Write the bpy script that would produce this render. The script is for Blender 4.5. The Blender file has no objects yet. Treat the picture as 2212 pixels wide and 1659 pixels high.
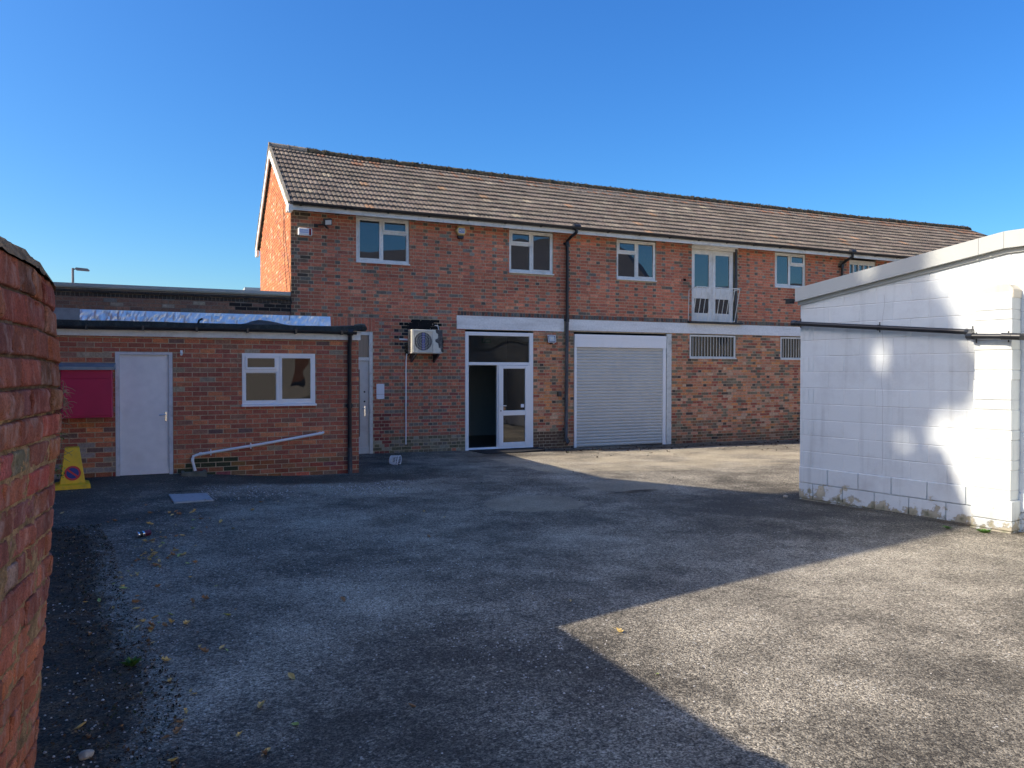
import bpy, math, random
import numpy as np
from mathutils import Vector, noise, Matrix
random.seed(7)
R = math.radians
sc = bpy.context.scene
COL = sc.collection

# ------------------------------------------------------------------ camera, sky, sun, exposure
# world axes: x runs along the brick front (left to right), y goes into it, z up
cam = bpy.data.cameras.new("camera")
cam.sensor_width = 36.0
cam.lens = 36.0 * 1640 / 2212
cam.clip_start = 0.05
cam.clip_end = 2000
camo = bpy.data.objects.new("camera", cam)
COL.objects.link(camo)
camo.location = (0, -16.43, 1.65)
camo.rotation_euler = (R(90 - 0.856), 0, R(-24.33))
sc.camera = camo
SUN_EL, SUN_DA = 36.0, 6.0
SKY_K = 2.15
to_sun = Vector((-math.cos(R(SUN_DA)) * math.cos(R(SUN_EL)), math.sin(R(SUN_DA)) * math.cos(R(SUN_EL)), math.sin(R(SUN_EL))))
w = bpy.data.worlds.new("World")
sc.world = w
w.use_nodes = True
nt = w.node_tree
bg = nt.nodes["Background"]
sky = nt.nodes.new("ShaderNodeTexSky")
sky.sky_type = 'NISHITA'
sky.sun_disc = False
sky.sun_elevation = R(SUN_EL)
sky.sun_rotation = math.atan2(to_sun.x, to_sun.y)
sky.altitude = 0
sky.air_density = 1.0
sky.dust_density = 2.3
sky.ozone_density = 3.0
# deepen the clear blue: colour ratios to the blue channel raised, brightness range narrowed a little
def wn(op, x, y=None, vec=False):
    q = nt.nodes.new("ShaderNodeVectorMath" if vec else "ShaderNodeMath"); q.operation = op
    for i, t in enumerate((x, y)):
        if t is None: continue
        if isinstance(t, (int, float)): q.inputs["Scale" if (vec and op == 'SCALE') else i].default_value = t
        elif vec and op == 'SCALE' and i == 1: nt.links.new(t, q.inputs["Scale"])
        else: nt.links.new(t, q.inputs[i])
    return q.outputs[0]
sep = nt.nodes.new("ShaderNodeSeparateColor"); nt.links.new(sky.outputs[0], sep.inputs[0])
blue = wn('MAXIMUM', sep.outputs[2], 0.001)
ratio = wn('SCALE', sky.outputs[0], wn('DIVIDE', 1.0, blue), vec=True)
rs = nt.nodes.new("ShaderNodeSeparateColor"); nt.links.new(ratio, rs.inputs[0])
gm = nt.nodes.new("ShaderNodeCombineColor"); gm.inputs[2].default_value = 1.0
nt.links.new(wn('POWER', rs.outputs[0], 2.4), gm.inputs[0]); nt.links.new(wn('POWER', rs.outputs[1], 1.95), gm.inputs[1])
lev = wn('MULTIPLY', wn('POWER', wn('MULTIPLY', blue, 0.22), 0.95), SKY_K)
nt.links.new(wn('SCALE', gm.outputs[0], lev, vec=True), bg.inputs[0])
bg.inputs[1].default_value = 0.15
sl = bpy.data.lights.new("sun", 'SUN')
sl.energy = 2.0
sl.angle = R(0.53)
sl.color = (1.0, 0.89, 0.73)
slo = bpy.data.objects.new("sun", sl)
COL.objects.link(slo)
slo.rotation_euler = to_sun.to_track_quat('Z', 'Y').to_euler()
slo.location = (0, 0, 30)
sc.view_settings.view_transform = 'Standard'
sc.view_settings.look = 'None'
sc.view_settings.exposure = 1.7
sc.view_settings.gamma = 1.0

# ------------------------------------------------------------------ helpers
def tag(o, label=None, cat=None, group=None, kind=None):
    if label: o["label"] = label
    if cat: o["category"] = cat
    if group: o["group"] = group
    if kind: o["kind"] = kind
    return o

def empty(name, loc, label, cat, group=None):
    o = bpy.data.objects.new(name, None)
    o.empty_display_size = 0.2
    COL.objects.link(o)
    o.location = loc
    return tag(o, label, cat, group)

class MB:
    def __init__(s):
        s.v = []; s.f = []; s.m = []; s.c = []
    def face(s, pts, mat=0, col=(1, 1, 1)):
        b = len(s.v)
        s.v.extend([tuple(p) for p in pts])
        s.f.append(tuple(range(b, b + len(pts)))); s.m.append(mat); s.c.append(col)
    def box(s, x0, x1, y0, y1, z0, z1, mat=0, col=(1, 1, 1), skip=""):
        b = len(s.v)
        s.v.extend([(x0, y0, z0), (x1, y0, z0), (x1, y1, z0), (x0, y1, z0), (x0, y0, z1), (x1, y0, z1), (x1, y1, z1), (x0, y1, z1)])
        for k, f in (("d", (3, 2, 1, 0)), ("u", (4, 5, 6, 7)), ("f", (0, 1, 5, 4)), ("r", (1, 2, 6, 5)), ("b", (2, 3, 7, 6)), ("l", (3, 0, 4, 7))):
            if k not in skip:
                s.f.append(tuple(b + i for i in f)); s.m.append(mat); s.c.append(col)
    def tube(s, pts, r, n=10, mat=0, col=(1, 1, 1), cap=True, half=None):
        pts = [Vector(p) for p in pts]
        rs = r if isinstance(r, (list, tuple)) else [r] * len(pts)
        base = len(s.v)
        up = None
        for i, p in enumerate(pts):
            if i == 0: d = pts[1] - p
            elif i == len(pts) - 1: d = p - pts[i - 1]
            else: d = (pts[i + 1] - p).normalized() + (p - pts[i - 1]).normalized()
            d.normalize()
            if up is None:
                up = Vector((0, 0, 1)) if abs(d.z) < 0.9 else Vector((0, 1, 0))
            a = d.cross(up).normalized(); up = a.cross(d).normalized()
            for k in range(n):
                t = 2 * math.pi * k / n
                q = p + a * math.cos(t) * rs[i] + up * math.sin(t) * rs[i]
                s.v.append(tuple(q))
        for i in range(len(pts) - 1):
            for k in range(n):
                k2 = (k + 1) % n
                s.f.append((base + i * n + k, base + i * n + k2, base + (i + 1) * n + k2, base + (i + 1) * n + k)); s.m.append(mat); s.c.append(col)
        if cap:
            s.f.append(tuple(base + k for k in range(n - 1, -1, -1))); s.m.append(mat); s.c.append(col)
            s.f.append(tuple(base + (len(pts) - 1) * n + k for k in range(n))); s.m.append(mat); s.c.append(col)
    def prism(s, poly, axis, a0, a1, mat=0, col=(1, 1, 1)):
        # poly: 2-D points; axis 'x': poly=(y,z); 'y': poly=(x,z); 'z': poly=(x,y)
        def P(p, a):
            return (a, p[0], p[1]) if axis == 'x' else ((p[0], a, p[1]) if axis == 'y' else (p[0], p[1], a))
        n = len(poly)
        s.face([P(p, a0) for p in poly][::-1], mat, col)
        s.face([P(p, a1) for p in poly], mat, col)
        for i in range(n):
            j = (i + 1) % n
            s.face([P(poly[i], a0), P(poly[j], a0), P(poly[j], a1), P(poly[i], a1)], mat, col)
    def xform(s, M):
        s.v = [tuple(M @ Vector(p)) for p in s.v]
        return s
    def build(s, name, mats, parent=None, smooth=False, fix=False, auto=None):
        me = bpy.data.meshes.new(name)
        me.from_pydata(s.v, [], s.f)
        if not isinstance(mats, (list, tuple)): mats = [mats]
        for m in mats: me.materials.append(m)
        me.polygons.foreach_set("material_index", s.m)
        ca = me.attributes.new("Col", 'FLOAT_COLOR', 'CORNER')
        ln = np.zeros(len(me.polygons), dtype=np.int32)
        me.polygons.foreach_get("loop_total", ln)
        c4 = np.ones((len(s.c), 4), dtype=np.float32)
        c4[:, :3] = np.array(s.c, dtype=np.float32)
        ca.data.foreach_set("color", np.repeat(c4, ln, axis=0).ravel())
        if smooth: me.polygons.foreach_set("use_smooth", [True] * len(me.polygons))
        if fix:
            import bmesh
            bm = bmesh.new(); bm.from_mesh(me)
            bmesh.ops.remove_doubles(bm, verts=bm.verts, dist=1e-5)
            bmesh.ops.recalc_face_normals(bm, faces=bm.faces)
            bm.to_mesh(me); bm.free()
        if auto: me.set_sharp_from_angle(angle=R(auto))
        me.update()
        o = bpy.data.objects.new(name, me)
        COL.objects.link(o)
        if parent is not None:
            o.parent = parent
            o.matrix_parent_inverse = parent_inv(parent)
        return o

def parent_inv(p):
    loc = Matrix.Translation(p.location) @ p.rotation_euler.to_matrix().to_4x4()
    m = loc
    if p.parent is not None:
        m = parent_world(p.parent) @ p.matrix_parent_inverse @ loc
    return m.inverted()
def parent_world(p):
    loc = Matrix.Translation(p.location) @ p.rotation_euler.to_matrix().to_4x4()
    if p.parent is not None:
        return parent_world(p.parent) @ p.matrix_parent_inverse @ loc
    return loc

# ------------------------------------------------------------------ materials
def mat(name, col=(0.5, 0.5, 0.5), rough=0.6, metal=0.0, attr=False, var=0.15, vscale=8.0, bump=0.0, bscale=60.0, spec=0.5, ior=1.5,
        stain=None, stain_scale=1.5, stain_amt=0.4, detail=6.0, fine=None, stretch=None):
    m = bpy.data.materials.new(name)
    m.use_nodes = True
    n = m.node_tree.nodes; l = m.node_tree.links
    b = n["Principled BSDF"]
    b.inputs["Roughness"].default_value = rough
    b.inputs["Metallic"].default_value = metal
    b.inputs["IOR"].default_value = ior
    b.inputs["Specular IOR Level"].default_value = spec
    tc = n.new("ShaderNodeTexCoord")
    vec = tc.outputs["Object"]
    if stretch:
        mp = n.new("ShaderNodeMapping"); mp.inputs["Scale"].default_value = stretch
        l.new(vec, mp.inputs[0]); vec = mp.outputs[0]
    if attr:
        a = n.new("ShaderNodeAttribute"); a.attribute_name = "Col"; src = a.outputs["Color"]
    else:
        rgb = n.new("ShaderNodeRGB"); rgb.outputs[0].default_value = (*col, 1); src = rgb.outputs[0]
    ns = n.new("ShaderNodeTexNoise"); ns.inputs["Scale"].default_value = vscale; ns.inputs["Detail"].default_value = detail
    l.new(vec, ns.inputs["Vector"])
    mr = n.new("ShaderNodeMapRange"); mr.inputs[1].default_value = 0.25; mr.inputs[2].default_value = 0.75
    mr.inputs[3].default_value = 1 - var; mr.inputs[4].default_value = 1 + var
    l.new(ns.outputs["Fac"], mr.inputs[0])
    vm = n.new("ShaderNodeVectorMath"); vm.operation = 'SCALE'
    l.new(src, vm.inputs[0]); l.new(mr.outputs[0], vm.inputs["Scale"])
    out = vm.outputs[0]
    if fine:
        n2 = n.new("ShaderNodeTexNoise"); n2.inputs["Scale"].default_value = fine[0]; n2.inputs["Detail"].default_value = 3
        l.new(tc.outputs["Object"], n2.inputs["Vector"])
        m2 = n.new("ShaderNodeMapRange"); m2.inputs[1].default_value = 0.3; m2.inputs[2].default_value = 0.7
        m2.inputs[3].default_value = 1 - fine[1]; m2.inputs[4].default_value = 1 + fine[1]
        l.new(n2.outputs["Fac"], m2.inputs[0])
        v2 = n.new("ShaderNodeVectorMath"); v2.operation = 'SCALE'
        l.new(out, v2.inputs[0]); l.new(m2.outputs[0], v2.inputs["Scale"]); out = v2.outputs[0]
    if stain:
        n3 = n.new("ShaderNodeTexNoise"); n3.inputs["Scale"].default_value = stain_scale; n3.inputs["Detail"].default_value = 8; n3.inputs["Roughness"].default_value = 0.65
        l.new(vec, n3.inputs["Vector"])
        m3 = n.new("ShaderNodeMapRange"); m3.inputs[1].default_value = 0.5; m3.inputs[2].default_value = 0.75; m3.inputs[4].default_value = stain_amt
        l.new(n3.outputs["Fac"], m3.inputs[0])
        mx = n.new("ShaderNodeMix"); mx.data_type = 'RGBA'
        l.new(m3.outputs[0], mx.inputs[0]); l.new(out, mx.inputs[6]); mx.inputs[7].default_value = (*stain, 1)
        out = mx.outputs[2]
    l.new(out, b.inputs["Base Color"])
    if bump:
        nb = n.new("ShaderNodeTexNoise"); nb.inputs["Scale"].default_value = bscale; nb.inputs["Detail"].default_value = 5
        l.new(vec, nb.inputs["Vector"])
        bp = n.new("ShaderNodeBump"); bp.inputs["Strength"].default_value = bump; bp.inputs["Distance"].default_value = 0.01
        l.new(nb.outputs["Fac"], bp.inputs["Height"]); l.new(bp.outputs[0], b.inputs["Normal"])
    return m

def glass(name, col, trans=0.0, ior=2.3, wav=0.004, wsc=1.3):
    m = bpy.data.materials.new(name); m.use_nodes = True
    n = m.node_tree.nodes; l = m.node_tree.links
    b = n["Principled BSDF"]
    b.inputs["Base Color"].default_value = (*col, 1); b.inputs["Roughness"].default_value = 0.015; b.inputs["IOR"].default_value = ior
    tc = n.new("ShaderNodeTexCoord")
    nb = n.new("ShaderNodeTexNoise"); nb.inputs["Scale"].default_value = wsc; nb.inputs["Detail"].default_value = 0.5
    l.new(tc.outputs["Object"], nb.inputs["Vector"])
    bp = n.new("ShaderNodeBump"); bp.inputs["Strength"].default_value = 1.0; bp.inputs["Distance"].default_value = wav
    l.new(nb.outputs["Fac"], bp.inputs["Height"]); l.new(bp.outputs[0], b.inputs["Normal"])
    if trans:
        out = n["Material Output"]
        tr = n.new("ShaderNodeBsdfTransparent"); tr.inputs[0].default_value = (0.8, 0.87, 0.85, 1)
        mx = n.new("ShaderNodeMixShader"); mx.inputs[0].default_value = 1 - trans
        l.new(tr.outputs[0], mx.inputs[1]); l.new(b.outputs[0], mx.inputs[2]); l.new(mx.outputs[0], out.inputs[0])
    return m

M = {}
M['brick'] = mat('brick', attr=True, rough=0.9, var=0.22, vscale=14, bump=0.5, bscale=90, fine=(55, 0.22), spec=0.25)
M['brick_near'] = mat('weathered_brick', attr=True, rough=0.9, var=0.38, vscale=13, bump=1.0, bscale=120, fine=(200, 0.35), spec=0.25, stain=(0.55, 0.43, 0.38), stain_scale=24, stain_amt=0.5, stretch=(1, 1, 0.45))
M['mortar'] = mat('mortar', (0.50, 0.40, 0.27), 0.95, var=0.25, vscale=6, fine=(60, 0.2), spec=0.2, stain=(0.13, 0.105, 0.08), stain_scale=1.3, stain_amt=0.75)
M['mortar_grey'] = mat('mortar_grey', (0.27, 0.225, 0.17), 0.95, var=0.25, vscale=6, fine=(60, 0.2), spec=0.2, stain=(0.10, 0.085, 0.065), stain_scale=1.2, stain_amt=0.7)
M['mortar_near'] = mat('old_mortar', (0.34, 0.22, 0.115), 0.95, var=0.5, vscale=22, bump=1.0, bscale=130, fine=(180, 0.3), spec=0.2, stain=(0.035, 0.024, 0.018), stain_scale=6, stain_amt=1.0)
M['tile'] = mat('roof_tile', attr=True, rough=0.9, var=0.22, vscale=3, bump=0.6, bscale=60, fine=(38, 0.4), spec=0.2, stain=(0.42, 0.37, 0.28), stain_scale=17, stain_amt=0.65)
M['moss'] = mat('moss', (0.075, 0.065, 0.045), 1.0, var=0.6, vscale=18, bump=1.0, bscale=40, fine=(60, 0.5), spec=0.1, stain=(0.24, 0.20, 0.14), stain_scale=9, stain_amt=0.5)
M['white_paint'] = mat('white_paint', (0.78, 0.77, 0.72), 0.55, var=0.07, vscale=3, stain=(0.36, 0.33, 0.27), stain_scale=3.5, stain_amt=0.55, fine=(30, 0.05))
M['old_white'] = mat('old_white_paint', (0.68, 0.67, 0.62), 0.6, var=0.1, vscale=3, stain=(0.22, 0.20, 0.16), stain_scale=6, stain_amt=0.55, fine=(40, 0.08))
M['pvc'] = mat('white_plastic', (0.85, 0.85, 0.85), 0.3, var=0.03, vscale=4, stain=(0.55, 0.53, 0.48), stain_scale=4, stain_amt=0.25)
M['beam'] = mat('painted_concrete', (0.80, 0.79, 0.76), 0.7, var=0.09, vscale=2.5, bump=0.3, bscale=20, stain=(0.55, 0.52, 0.47), stain_scale=3.0, stain_amt=0.65, fine=(25, 0.08), stretch=(0.35, 1, 2.2))
M['black_plastic'] = mat('black_plastic', (0.018, 0.02, 0.024), 0.35, var=0.3, vscale=5)
M['black_iron'] = mat('black_iron', (0.022, 0.023, 0.026), 0.5, var=0.3, vscale=8, bump=0.2)
M['dark_pipe'] = mat('worn_pipe', (0.05, 0.055, 0.065), 0.5, var=0.4, vscale=5, stain=(0.16, 0.17, 0.18), stain_scale=7, stain_amt=0.6)
M['felt'] = mat('roof_felt', (0.025, 0.034, 0.034), 0.85, var=0.4, vscale=5, bump=0.8, bscale=40, fine=(120, 0.4), stain=(0.09, 0.10, 0.09), stain_scale=8, stain_amt=0.6)
M['foil'] = mat('foil_flashing', (0.90, 0.90, 0.90), 0.42, 0.75, var=0.08, vscale=6, bump=0.5, bscale=9, stain=(0.45, 0.43, 0.38), stain_scale=9, stain_amt=0.5)
M['lead'] = mat('lead', (0.34, 0.36, 0.37), 0.5, 0.4, var=0.2, vscale=6, stain=(0.12, 0.13, 0.13), stain_scale=5)
M['door_grey'] = mat('door_paint', (0.83, 0.81, 0.80), 0.5, var=0.05, vscale=2.2, stain=(0.66, 0.65, 0.66), stain_scale=1.8, stain_amt=0.6, fine=(8, 0.04))
M['door_frame'] = mat('door_frame_paint', (0.66, 0.65, 0.66), 0.55, var=0.08, vscale=4, stain=(0.26, 0.24, 0.22), stain_scale=9, stain_amt=0.5)
M['side_door'] = mat('side_door_paint', (0.62, 0.61, 0.57), 0.5, var=0.07, vscale=4, stain=(0.33, 0.32, 0.29), stain_scale=5)
M['chrome'] = mat('chrome', (0.75, 0.75, 0.75), 0.2, 1.0, var=0.02)
M['shutter'] = mat('shutter_slats', (0.58, 0.56, 0.51), 0.42, var=0.04, vscale=1.5, stain=(0.47, 0.455, 0.42), stain_scale=1.2, stain_amt=0.4)
M['pink'] = mat('pink_panel', (0.50, 0.008, 0.07), 0.5, var=0.1, vscale=3, stain=(0.34, 0.01, 0.05), stain_scale=3, stain_amt=0.6)
M['grey_lid'] = mat('grey_lid', (0.26, 0.29, 0.31), 0.6, var=0.2, vscale=7, stain=(0.10, 0.14, 0.09), stain_scale=6, stain_amt=0.5)
M['cone_yellow'] = mat('cone_yellow', (0.85, 0.50, 0.008), 0.45, var=0.1, vscale=8, stain=(0.36, 0.27, 0.05), stain_scale=11, stain_amt=0.45)
M['sign_red'] = mat('sign_red', (0.62, 0.03, 0.03), 0.5, var=0.1, vscale=20)
M['sign_blue'] = mat('sign_blue', (0.01, 0.03, 0.20), 0.5, var=0.1, vscale=20)
M['alarm_yellow'] = mat('alarm_yellow', (0.66, 0.50, 0.22), 0.45, var=0.04)
M['alarm_blue'] = mat('alarm_blue', (0.10, 0.24, 0.60), 0.45, var=0.03)
M['alarm_red'] = mat('alarm_red', (0.22, 0.005, 0.01), 0.25, var=0.05)
M['label_blue'] = mat('faded_print', (0.40, 0.47, 0.70), 0.5, var=0.05)
M['sheet_white'] = mat('sheet_white', (0.78, 0.80, 0.86), 0.45, var=0.03)
M['ac_cream'] = mat('unit_casing', (0.70, 0.68, 0.58), 0.45, var=0.06, vscale=5, stain=(0.06, 0.055, 0.05), stain_scale=3.2, stain_amt=0.75)
M['ac_stain'] = mat('black_mould', (0.07, 0.07, 0.07), 0.8, var=0.5, vscale=14, stain=(0.35, 0.34, 0.31), stain_scale=10, stain_amt=0.7)
M['ac_dark'] = mat('unit_grille', (0.035, 0.037, 0.04), 0.5, var=0.1)
M['ac_reflection'] = mat('fan_reflection', (0.03, 0.06, 0.30), 0.35, var=0.2, vscale=20)
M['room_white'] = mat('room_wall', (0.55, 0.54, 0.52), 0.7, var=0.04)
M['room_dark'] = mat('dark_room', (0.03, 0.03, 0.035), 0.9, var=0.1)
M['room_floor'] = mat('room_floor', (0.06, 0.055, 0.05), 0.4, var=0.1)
M['mat_black'] = mat('door_mat_rubber', (0.012, 0.013, 0.015), 0.9, var=0.4, vscale=30, bump=0.8, bscale=90)
M['concrete'] = mat('mossy_concrete', (0.16, 0.155, 0.12), 0.9, var=0.3, vscale=9, bump=0.7, bscale=40, stain=(0.05, 0.07, 0.03), stain_scale=6, stain_amt=0.7)
M['steel_cover'] = mat('steel_cover', (0.46, 0.50, 0.52), 0.5, 0.15, var=0.2, vscale=9, bump=0.3, bscale=120, stain=(0.07, 0.065, 0.055), stain_scale=9, stain_amt=0.9)
M['green'] = mat('weed_green', (0.07, 0.16, 0.02), 0.6, var=0.3, vscale=30)
M['dry_root'] = mat('dry_root', (0.20, 0.15, 0.10), 0.8, var=0.3, vscale=30)
M['leaf_yellow'] = mat('leaf_yellow', (0.60, 0.44, 0.17), 0.6, var=0.25, vscale=60)
M['leaf_green'] = mat('leaf_green', (0.42, 0.50, 0.14), 0.6, var=0.25, vscale=60)
M['leaf_brown'] = mat('leaf_brown', (0.36, 0.20, 0.09), 0.7, var=0.3, vscale=60)
M['gravel'] = mat('gravel_stone', attr=True, rough=0.85, var=0.15, vscale=60)
M['litter'] = mat('dark_litter', attr=True, rough=1.0, var=0.3, vscale=60)
M['crown'] = mat('tree_leaf', (0.06, 0.11, 0.03), 0.6, var=0.4, vscale=3)
M['bark'] = mat('bark', (0.10, 0.08, 0.06), 0.9, var=0.3, vscale=10, bump=0.6)
M['render'] = mat('pale_render', (0.78, 0.74, 0.66), 0.8, var=0.06, vscale=1)
M['slate'] = mat('slate_roof', (0.045, 0.047, 0.05), 0.7, var=0.25, vscale=2)
M['trim_metal'] = mat('trim_metal', (0.47, 0.49, 0.47), 0.35, var=0.03, vscale=2, stain=(0.38, 0.40, 0.39), stain_scale=1.2, stain_amt=0.5)
M['coping'] = mat('coping_metal', (0.42, 0.46, 0.42), 0.5, var=0.1, vscale=3)
M['lamp_grey'] = mat('lamp_grey', (0.16, 0.15, 0.16), 0.5, var=0.1)
M['glass_up'] = glass('window_glass', (0.030, 0.030, 0.034), ior=2.05, wav=0.007, wsc=0.9)
M['glass_vent'] = glass('vent_glass', (0.03, 0.04, 0.05), ior=2.0, wav=0.006, wsc=2)
M['glass_door'] = glass('door_glass', (0.01, 0.011, 0.012), trans=0.5, ior=1.65, wav=0.012, wsc=1.5)
M['glass_low'] = glass('lower_glass', (0.012, 0.016, 0.018), ior=1.38, wav=0.014, wsc=1.6)
M['glass_kick'] = glass('kick_glass', (0.012, 0.014, 0.014), ior=1.95, wav=0.014, wsc=1.6)
M['glass_rib'] = mat('ribbed_glass', (0.13, 0.12, 0.12), 0.25, var=0.15, vscale=8, stretch=(5, 1, 0.2))
M['flood_lens'] = mat('lamp_lens', (0.62, 0.62, 0.60), 0.2, var=0.05)
M['flood_led'] = mat('led_panel', (0.80, 0.70, 0.42), 0.3, var=0.05)
M['exit_green'] = mat('exit_green', (0.04, 0.34, 0.18), 0.5, var=0.05)

# painted block wall, with peeling at the foot
def painted_block():
    m = bpy.data.materials.new('painted_block'); m.use_nodes = True
    n = m.node_tree.nodes; l = m.node_tree.links
    b = n["Principled BSDF"]; b.inputs["Roughness"].default_value = 0.72
    tc = n.new("ShaderNodeTexCoord"); a = n.new("ShaderNodeAttribute"); a.attribute_name = "Col"
    n1 = n.new("ShaderNodeTexNoise"); n1.inputs["Scale"].default_value = 1.6; n1.inputs["Detail"].default_value = 9; n1.inputs["Roughness"].default_value = 0.7
    l.new(tc.outputs["Object"], n1.inputs["Vector"])
    r1 = n.new("ShaderNodeMapRange"); r1.inputs[1].default_value = 0.5; r1.inputs[2].default_value = 0.8; r1.inputs[4].default_value = 0.8
    l.new(n1.outputs["Fac"], r1.inputs[0])
    mx = n.new("ShaderNodeMix"); mx.data_type = 'RGBA'; mx.inputs[7].default_value = (0.46, 0.47, 0.48, 1)
    l.new(r1.outputs[0], mx.inputs[0]); l.new(a.outputs["Color"], mx.inputs[6])
    # peeling: height over the foot of the wall mixed with noise
    sp = n.new("ShaderNodeSeparateXYZ"); l.new(tc.outputs["Object"], sp.inputs[0])
    n2 = n.new("ShaderNodeTexNoise"); n2.inputs["Scale"].default_value = 4.5; n2.inputs["Detail"].default_value = 10; n2.inputs["Roughness"].default_value = 0.68
    l.new(tc.outputs["Object"], n2.inputs["Vector"])
    hz = n.new("ShaderNodeMapRange"); hz.inputs[1].default_value = -0.15; hz.inputs[2].default_value = 0.40; hz.inputs[3].default_value = 0.20; hz.inputs[4].default_value = -0.16
    l.new(sp.outputs["Z"], hz.inputs[0])
    ad = n.new("ShaderNodeMath"); ad.operation = 'ADD'; l.new(n2.outputs["Fac"], ad.inputs[0]); l.new(hz.outputs[0], ad.inputs[1])
    th = n.new("ShaderNodeMapRange"); th.inputs[1].default_value = 0.62; th.inputs[2].default_value = 0.655
    l.new(ad.outputs[0], th.inputs[0])
    n4 = n.new("ShaderNodeTexNoise"); n4.inputs["Scale"].default_value = 9; n4.inputs["Detail"].default_value = 6
    l.new(tc.outputs["Object"], n4.inputs["Vector"])
    cr = n.new("ShaderNodeValToRGB"); cr.color_ramp.elements[0].color = (0.27, 0.24, 0.18, 1); cr.color_ramp.elements[1].color = (0.55, 0.50, 0.38, 1)
    cr.color_ramp.elements[0].position = 0.35; cr.color_ramp.elements[1].position = 0.62
    l.new(n4.outputs["Fac"], cr.inputs[0])
    m2 = n.new("ShaderNodeMix"); m2.data_type = 'RGBA'
    l.new(th.outputs[0], m2.inputs[0]); l.new(mx.outputs[2], m2.inputs[6]); l.new(cr.outputs[0], m2.inputs[7])
    # green-black growth right at the ground
    gz = n.new("ShaderNodeMapRange"); gz.inputs[1].default_value = -0.16; gz.inputs[2].default_value = 0.12; gz.inputs[3].default_value = 0.22; gz.inputs[4].default_value = -0.2
    l.new(sp.outputs["Z"], gz.inputs[0])
    a2 = n.new("ShaderNodeMath"); a2.operation = 'ADD'; l.new(n4.outputs["Fac"], a2.inputs[0]); l.new(gz.outputs[0], a2.inputs[1])
    t2 = n.new("ShaderNodeMapRange"); t2.inputs[1].default_value = 0.55; t2.inputs[2].default_value = 0.8; t2.inputs[4].default_value = 0.85
    l.new(a2.outputs[0], t2.inputs[0])
    m3 = n.new("ShaderNodeMix"); m3.data_type = 'RGBA'; m3.inputs[7].default_value = (0.09, 0.10, 0.05, 1)
    l.new(t2.outputs[0], m3.inputs[0]); l.new(m2.outputs[2], m3.inputs[6])
    # faint drip streaks
    mp = n.new("ShaderNodeMapping"); mp.inputs["Scale"].default_value = (9, 9, 0.6); l.new(tc.outputs["Object"], mp.inputs[0])
    n5 = n.new("ShaderNodeTexNoise"); n5.inputs["Scale"].default_value = 1; n5.inputs["Detail"].default_value = 6; l.new(mp.outputs[0], n5.inputs["Vector"])
    r5 = n.new("ShaderNodeMapRange"); r5.inputs[1].default_value = 0.55; r5.inputs[2].default_value = 0.8; r5.inputs[3].default_value = 1.0; r5.inputs[4].default_value = 0.8
    l.new(n5.outputs["Fac"], r5.inputs[0])
    vs = n.new("ShaderNodeVectorMath"); vs.operation = 'SCALE'; l.new(m3.outputs[2], vs.inputs[0]); l.new(r5.outputs[0], vs.inputs["Scale"])
    l.new(vs.outputs[0], b.inputs["Base Color"])
    sub = n.new("ShaderNodeMath"); sub.operation = 'SUBTRACT'; l.new(n2.outputs["Fac"], sub.inputs[0]); l.new(th.outputs[0], sub.inputs[1])
    bp = n.new("ShaderNodeBump"); bp.inputs["Strength"].default_value = 0.6; bp.inputs["Distance"].default_value = 0.012
    l.new(sub.outputs[0], bp.inputs["Height"]); l.new(bp.outputs[0], b.inputs["Normal"])
    return m
M['block'] = painted_block()

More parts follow.
